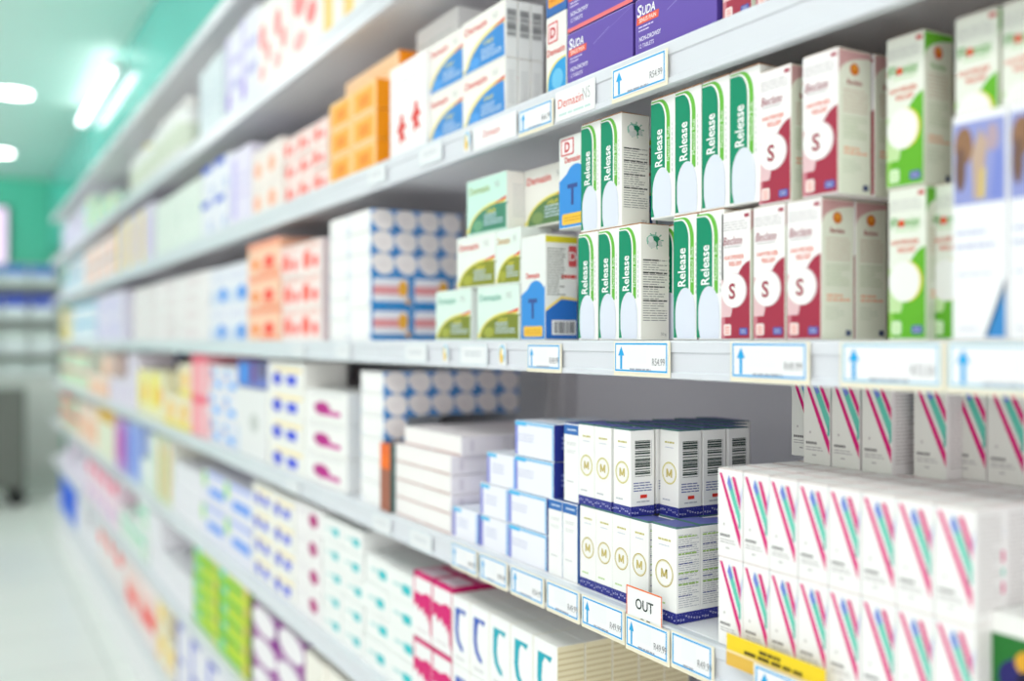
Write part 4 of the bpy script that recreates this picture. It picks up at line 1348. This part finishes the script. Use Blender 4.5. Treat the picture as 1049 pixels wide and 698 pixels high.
# fifth shelf down
fill('N1', 372, 425, tealdash, 2, 4, 0.20, 'teal-dash carton beside magenta drips', depth=0.12)
fill('N1', 330, 371, tealdash, 2, 5, 0.235, 'teal-dash carton of the taller stack', depth=0.12)
fill('N1', 302, 329, magdot, 1, 4, 0.24, 'white carton with plum dot', depth=0.12)
fill('N1', 257, 301, bluemark, 2, 4, 0.235, 'white carton with blue and cream marks')
fill('N1', 206, 256, bluegreen, 2, 2, 0.20, 'white carton with blue and lime print')
fill('N1', 176, 205, plainw, 2, 2, 0.175, 'plain off-white carton')
fill('N1', 160, 175, stripes, 2, 1, 0.24, 'carton striped green and orange')
fill('N1', 144, 159, mintw, 2, 2, 0.23, 'mint-white carton')
fill('N1', 130, 143, bluebox, 2, 1, 0.24, 'blue fronted carton')
fill('N1', 118, 129, purplebox, 2, 1, 0.23, 'purple and pink carton')
fill('N1', 100, 117, browncap, 3, 1, 0.25, 'cream carton with ochre head')
fill('N1', 80, 99, peachblot, 3, 1, 0.22, 'pale carton with peach spot')
fill('N1', 63, 79, blot((206, 226, 210), [('r', 0.0, 0.7, 1.0, 1.0, (220, 60, 66)), ('r', 0.1, 0.1, 0.6, 0.4, (246, 150, 60))]), 4, 2, 0.22, 'mint carton with red head')
# sixth shelf down
fill('N2', 312, 380, yelfoot, 3, 2, 0.22, 'white carton with golden foot')
fill('N2', 257, 310, purpleoutline, 2, 3, 0.225, 'purple pack with white rounded front')
fill('N2', 198, 253, limestack, 2, 5, 0.25, 'lime and yellow carton', depth=0.12)
fill('N2', 152, 196, plainw, 3, 2, 0.23, 'plain pearl-white carton')
fill('N2', 122, 151, tealgreen, 3, 2, 0.24, 'white carton with teal-green bar')
fill('N2', 88, 121, pinkspot, 4, 1, 0.22, 'pink-spotted carton')
fill('N2', 63, 87, lilwhite, 5, 2, 0.2, 'white carton with violet edge')
# bottom shelf
fill('N3', 232, 275, brownred, 2, 2, 0.22, 'brown-red and yellow carton')
fill('N3', 180, 231, bluecorner, 3, 2, 0.23, 'white carton with blue corner')
fill('N3', 160, 179, yelspot, 2, 2, 0.23, 'cream carton with gold patch')
fill('N3', 128, 159, redpatch, 2, 1, 0.23, 'white carton with red patch')
fill('N3', 100, 127, reddot, 3, 1, 0.22, 'white carton with red dot')
fill('N3', 78, 99, plainw, 4, 2, 0.22, 'plain white carton')
fill('N3', 62, 77, bluebold, 4, 1, 0.24, 'bold blue carton')


# bottles on the top shelf
def lathe(name, prof, m, parent=None, n=28):
    bm = bmesh.new()
    rings = [[bm.verts.new((r * math.cos(2 * PI * k / n), r * math.sin(2 * PI * k / n), z)) for k in range(n)] for r, z in prof]
    for a, b in zip(rings, rings[1:]):
        for k in range(n):
            bm.faces.new((a[k], a[(k + 1) % n], b[(k + 1) % n], b[k]))
    bm.faces.new(rings[0][::-1])
    bm.faces.new(rings[-1])
    o = mesh_obj(name, bm, m, parent)
    for p in o.data.polygons:
        p.use_smooth = True
    return o


BW = mat((248, 250, 248), 0.15)
capm, labm = mat((250, 250, 246), 0.25), mat((214, 224, 206), 0.5)
capy = mat((232, 222, 60), 0.3)


def bottle(y, h, r, cm, label, x=0.72):
    e = empty('lotion_bottle', (x, y, ZC + SH['U2'] + 0.0004), label, 'bottle', 'white bottles on the top shelf')
    lathe('body', [(r * 0.94, 0), (r, 0.004), (r, h * 0.70), (r * 0.92, h * 0.77), (r * 0.45, h * 0.83), (r * 0.45, h * 0.86)], BW, e)
    lathe('cap', [(r * 0.5, h * 0.85), (r * 0.52, h * 0.86), (r * 0.52, h * 0.985), (r * 0.47, h)], cm, e)
    lathe('label_wrap', [(r * 1.002, h * 0.18), (r * 1.008, h * 0.185), (r * 1.008, h * 0.58), (r * 1.002, h * 0.585)], labm, e)


y = yat(201, 0.72) + 0.06
for i in range(7):
    bottle(y, 0.225 if i < 4 else 0.20, 0.058, capm if i != 5 else capy, 'white round bottle on the top shelf, ' + ORD[i] + ' from the blue-grey cartons')
    y += 0.135 + 0.012 * i


# ================================================================== price tags and shelf cards
TAGC = (246, 238, 214)
CY = (34, 170, 232)


def tag_design(w=0.099, h=0.034, price='R54.99', arrow=True, seed=1, soft=False):
    b = Box(w, 0.0008, h + 0.004, TAGC, bev=0.0002)
    body = b.mesh('price_tag')
    ins = Box(w - 0.005, 0.0005, h - 0.001, (247, 246, 248), bev=0.0001)
    bc = CY if not soft else (140, 200, 226)
    ins.frame('F', 0.012, 0.03, 0.988, 0.97, 0.0018, bc, 1)
    if arrow:
        ins.rect('F', 0.115, 0.10, 0.155, 0.56, CY, 2)
        ins.poly('F', [(0.075, 0.55), (0.195, 0.55), (0.135, 0.86)], CY, 2)
    ins.lines('F', 0.30, 0.70, 0.055, 0.15, 1, (170, 172, 184), 2, seed, 0.7)
    ins.rect('F', 0.25, 0.30, 0.62, 0.84, (244, 244, 247), 2)
    ins.text('F', price, 0.835, 0.36, 0.0076, (128, 128, 132), 2, width=0.021)
    return dict(name='price_tag', cat='price tag', body='tag_holder', mesh=body, parts=[('printed_card', ins.mesh('printed_card'))], w=w)


def put_tag(d, px0, px1, ztop, label, X=XL - 0.0030, group='blue-framed price tags', tilt=0.0):
    yy = (yat(px0, X) + yat(px1, X)) / 2
    o = put(d, X, yy, ztop - 0.038, label, group=group)
    o.rotation_euler = (tilt, 0, 0)
    c = [q for q in o.children if q.name.startswith('printed_card')][0]
    c.location = (-0.0007, 0, 0.0042)
    return o


TA, TB, TC2 = tag_design(price='R54.99'), tag_design(price='R49.99', seed=2), tag_design(price='R72.50', seed=3, soft=True)
TS = tag_design(0.082, 0.032, price='R48.99', seed=4)
TN = tag_design(0.099, 0.034, price='R88.99', seed=5, arrow=False)
put_tag(TA, 629, 686, -0.001, 'blue-framed price tag under the green ointment boxes')
put_tag(TB, 750, 827, -0.001, 'blue-framed price tag under the lowest maroon boxes')
put_tag(TC2, 864, 963, -0.001, 'blue-framed price tag under the lime nasal spray boxes')
put_tag(TC2, 982, 1088, -0.001, 'blue-framed price tag under the tall photo boxes')
put_tag(TS, 536, 579.5, -0.002, 'blue-framed price tag under the blue T syrup box')
# lower shelf
zt = SH['L'] - 0.001
for (a, b_, dd, lb) in ((462, 489, TS, 'under the smallest light-blue box'), (491, 520, TS, 'under the small light-blue stack'), (523, 557.5, TA, 'under the navy-sided stack'),
                       (559.5, 594, TN, 'under the blue-labelled boxes'), (595.5, 640, TB, 'before the orange-edged card'), (640.5, 686, TN, 'with the orange-edged card behind it'), (687, 731.5, TN, 'beside the bare corner of the lower shelf')):
    wtag = yat(a, 0.642) - yat(b_, 0.642)
    put_tag(tag_design(wtag - 0.001, 0.034, 'R49.99' if dd is not TA else 'R54.99', dd is not TN or a == 640.5, int(a)), a, b_, zt - (0.0 if a != 640.5 else 0.0015), 'blue-framed price tag ' + lb, X=XL - (0.0030 if a != 640.5 else 0.0042))
put_tag(tag_design(0.10, 0.034, 'R95.99', True, 9), 762, 872, -0.2955, 'blue-framed price tag before the yellow shelf strip', X=0.6365)
put_tag(TA, 628, 682, SH['U'] - 0.008, 'blue-framed price tag below the purple boxes', tilt=0.0)
TTEAL = tag_design(0.085, 0.030, price='R66.99', seed=14)
put_tag(TTEAL, 531, 567, SH['U'] - 0.008, 'teal-framed price tag below the white barcode sides')


def sign(name, w, h, base, paint, X, y, ztop, label, cat='shelf sign', d=0.0012):
    b = Box(w, d, h, base, bev=0.0002)
    paint(b)
    o = put(dict(name=name, cat=cat, mesh=b.mesh(name), parts=[]), X, y, ztop - h, label)
    return o


def dem_sign(b):
    b.text('F', 'Demazin', 0.40, 0.56, 0.011, (232, 92, 80), 2, width=0.055)
    b.text('F', 'NS', 0.80, 0.62, 0.014, (196, 198, 198), 2, width=0.016)
    b.lines('F', 0.1, 0.9, 0.12, 0.24, 1, (200, 226, 222), 1, 3, 0.6)


ya, yb_ = yat(568, 0.642), yat(609, 0.642)
sign('shelf_sign', ya - yb_ - 0.002, 0.036, (246, 246, 246), dem_sign, XL - 0.0022, (ya + yb_) / 2, SH['U'] - 0.007, 'white shelf sign with red script below the purple boxes')


def dem_sign2(b):
    b.text('F', 'Demazin', 0.45, 0.55, 0.0095, (238, 130, 120), 2, width=0.048)


ya, yb_ = yat(484, 0.642), yat(528, 0.642)
sign('shelf_sign', ya - yb_, 0.034, (244, 245, 246), dem_sign2, XL - 0.0022, (ya + yb_) / 2, SH['U'] - 0.008, 'faded white shelf sign with red script below the blue-swoosh boxes')


def dots(b):
    b.ell('F', 0.5, 0.55, 0.44, 0.40, (150, 206, 236), 1, 18)
    b.ell('F', 0.40, 0.45, 0.26, 0.36, (246, 206, 90), 2, 16)
    b.ell('F', 0.6, 0.62, 0.16, 0.16, (250, 250, 246), 3, 12)


for px, zt_, lb in ((456, -0.004, 'below the blue banded packs'), (514, -0.004, 'below the olive tablet boxes')):
    sign('round_sticker', 0.020, 0.030, (240, 240, 242), dots, XL - 0.0022, yat(px, 0.642), zt_, 'yellow and blue round sticker on the rail ' + lb, 'sticker')
sign('round_sticker', 0.022, 0.032, (240, 240, 242), dots, XL - 0.0022, yat(478, 0.642), SH['U'] - 0.008, 'yellow and blue round sticker below the blue-swoosh boxes', 'sticker')


def plain_tag(b):
    b.frame('F', 0.02, 0.06, 0.98, 0.94, 0.0012, (190, 214, 226), 1)
    b.lines('F', 0.2, 0.8, 0.4, 0.7, 2, (206, 210, 216), 1, 3, 0.5)


for px, sh, lb in ((484, 'M', 'beside the round sticker of the banded packs'), (425, 'M', 'below the oval packs'), (350, 'M', 'below the pale column of oval packs'), (305, 'M', 'below the red-heart cartons'),
                   (440, 'U', 'below the white box with red figures'), (385, 'U', 'below the orange cartons'), (430, 'L', 'below the white seamed stack'), (390, 'L', 'below the slim teal box'), (300, 'L', 'below the blue-marked cartons')):
    sign('price_tag', 0.085, 0.033, (238, 240, 242), plain_tag, XL - 0.0022, yat(px, 0.642), SH[sh] - 0.004, 'pale price tag on the rail ' + lb, 'price tag')


# the OUT card and the yellow strip
def out_card(b):
    b.frame('F', 0.0, 0.0, 1.0, 1.0, 0.0016, (240, 110, 34), 1)
    b.text('F', 'OUT', 0.52, 0.70, 0.0115, (34, 48, 44), 2, width=0.031, bold=0.012)
    b.text('F', 'OF', 0.52, 0.34, 0.0115, (34, 48, 44), 2, width=0.020, bold=0.012)


Xo = XL - 0.0027
ya, yb_ = yat(641.5, Xo), yat(678, Xo)
sign('stock_card', ya - yb_, 0.056, (248, 248, 248), out_card, XL - 0.00245, (ya + yb_) / 2, -0.2685, 'small white card with orange frame standing before the gold-ring boxes', 'stock card', d=0.0006)


def yellow(b):
    b.rect('F', 0.0, 0.0, 1.0, 0.42, (232, 186, 78), 1)
    b.rect('F', 0.0, 0.42, 1.0, 0.50, (246, 222, 168), 2)
    b.lines('F', 0.36, 0.60, 0.72, 0.84, 1, (80, 66, 20), 2, 7, 0.9)
    b.lines('F', 0.20, 0.80, 0.54, 0.66, 1, (80, 66, 20), 2, 8, 0.9)


Xy = 0.6405
ya, yb_ = yat(745, Xy), yat(846, Xy)
sign('shelf_strip', ya - yb_, 0.030, (248, 214, 40), yellow, Xy - 0.001, (ya + yb_) / 2, -0.279, 'yellow and tan shelf strip below the magenta-striped boxes')

# ================================================================== the far end of the aisle
G = None
dg = empty('display_rack', (0.30, 10.6, 0), 'grey display rack of blue and white packs at the aisle end', 'display rack')
RK = noisy('rack_grey_enamel', (196, 206, 200), (204, 212, 206), 2.0, 0.4)
bm = bmesh.new()
add_box(bm, -0.75, 0.42, 0.9, 0.62, 0.45, 2.25)
mesh_obj('back_panel', bm, RK, dg)
for xx in (-0.75, 0.60):
    bm = bmesh.new()
    add_box(bm, xx, 0.0, 0.0, xx + 0.03, 0.419, 2.25, 0.003)
    mesh_obj('side_panel', bm, RK, dg)
for zz in (1.15, 1.36, 1.70, 2.04):
    bm = bmesh.new()
    add_box(bm, -0.719, -0.02, zz - 0.03, 0.599, 0.419, zz, 0.003)
    mesh_obj('shelf', bm, RK, dg)
bm = bmesh.new()
add_box(bm, -0.719, 0.02, 0.0, 0.599, 0.419, 0.22, 0.004)
mesh_obj('plinth', bm, RK, dg)
bm = bmesh.new()
add_box(bm, -0.717, 0.0, 0.221, 0.597, 0.02, 1.118, 0.003)
mesh_obj('lower_panel', bm, mat((226, 230, 226), 0.35), dg)
for zi, (zz, col, hh, wd) in enumerate(((2.04, (60, 120, 206), 0.16, 'blue'), (1.70, (70, 92, 196), 0.22, 'royal blue'), (1.36, (214, 226, 222), 0.22, 'pale grey'), (1.15, (206, 220, 214), 0.12, 'mint grey'))):
    for i in range(5):
        b = Box(0.22, 0.12, hh, (232, 240, 244), bev=0.002)
        b.rect('F', 0.0, 0.45, 1.0, 1.0, col, 1)
        o = put(design('carton', b, cat='carton'), 0.30 + 0.45 - 0.245 * i, 10.62, zz + 0.0005 - ZC, 'white carton with ' + wd + ' top on the display rack, ' + ORD[i] + ' along', rot=PI / 2, group='cartons on the display rack')

# television on the end wall
tv = empty('television', (-0.02, YB, ZC + 1.08), 'flat television with a lilac screen hanging on the teal wall', 'television')
bm = bmesh.new()
add_box(bm, -0.52, -0.06, -0.36, 0.52, -0.012, 0.36, 0.006)
mesh_obj('bezel', bm, mat((24, 26, 30), 0.3), tv)
bm = bmesh.new()
add_box(bm, -0.50, -0.0615, -0.34, 0.50, -0.0605, 0.34)
mesh_obj('screen', bm, emit((0.86, 0.74, 0.95), 1.1, 'lilac_screen'), tv)
bm = bmesh.new()
add_box(bm, -0.12, -0.0118, -0.12, 0.12, -0.0005, 0.12)
mesh_obj('wall_bracket', bm, mat((60, 60, 62), 0.4), tv)

# grey trolley in the aisle
tr = empty('stock_trolley', (0.345, 9.9, 0), 'dark grey stock trolley standing in the aisle before the rack', 'trolley')
DG = noisy('dark_grey_plastic', (92, 96, 90), (100, 104, 98), 3.0, 0.5)
bm = bmesh.new()
add_box(bm, -0.45, -0.25, 0.16, 0.20, 0.25, 1.05, 0.03)
mesh_obj('body', bm, DG, tr)
bm = bmesh.new()
add_box(bm, -0.46, -0.26, 1.051, 0.21, 0.26, 1.09, 0.012)
mesh_obj('lid', bm, mat((190, 196, 190), 0.4), tr)
for sx in (-0.38, 0.13):
    for sy in (-0.18, 0.18):
        bm = bmesh.new()
        bmesh.ops.create_cone(bm, cap_ends=True, segments=20, radius1=0.075, radius2=0.075, depth=0.04, matrix=Matrix.Translation((sx, sy, 0.0755)) @ Matrix.Rotation(PI / 2, 4, 'X'))
        add_box(bm, sx - 0.02, sy - 0.028, 0.075, sx + 0.02, sy - 0.021, 0.162)
        add_box(bm, sx - 0.02, sy + 0.021, 0.075, sx + 0.02, sy + 0.028, 0.162)
        mesh_obj('caster', bm, mat((40, 42, 42), 0.5), tr)

# ================================================================== world fill light, made brighter behind the viewer
wd = bpy.data.worlds.new('rear_fill')
bpy.context.scene.world = wd
wd.use_nodes = True
nt = wd.node_tree
bg = nt.nodes['Background']
tcw = nt.nodes.new('ShaderNodeTexCoord')
sep = nt.nodes.new('ShaderNodeSeparateXYZ')
mr = nt.nodes.new('ShaderNodeMapRange')
nt.links.new(tcw.outputs['Generated'], sep.inputs[0])
nt.links.new(sep.outputs['Y'], mr.inputs['Value'])
mr.inputs['From Min'].default_value = 0.1     # stronger from behind the viewer, added to brighten the box sides
mr.inputs['From Max'].default_value = -0.9
mr.inputs['To Min'].default_value = 0.62
mr.inputs['To Max'].default_value = 1.9
nt.links.new(mr.outputs[0], bg.inputs['Strength'])
bg.inputs[0].default_value = (1.0, 0.995, 0.99, 1)

# ================================================================== camera
cd = bpy.data.cameras.new('camera')
cam = bpy.data.objects.new('camera', cd)
C.objects.link(cam)
cam.location = (0, 0, ZC)
cam.rotation_euler = (PI / 2, 0, -T)
cd.sensor_width = 36.0
cd.sensor_fit = 'HORIZONTAL'
cd.lens = FPX / 1049.0 * 36.0
cd.clip_start = 0.02
cd.dof.use_dof = True
cd.dof.focus_distance = 1.07
cd.dof.aperture_fstop = 1.7
sc = bpy.context.scene
sc.camera = cam
sc.view_settings.view_transform = 'Standard'
sc.view_settings.look = 'None'
sc.view_settings.gamma = 1.0
sc.view_settings.use_curve_mapping = False
sc.view_settings.exposure = 0.27
sc.cycles.max_bounces = 8
sc.cycles.sample_clamp_indirect = 6.0
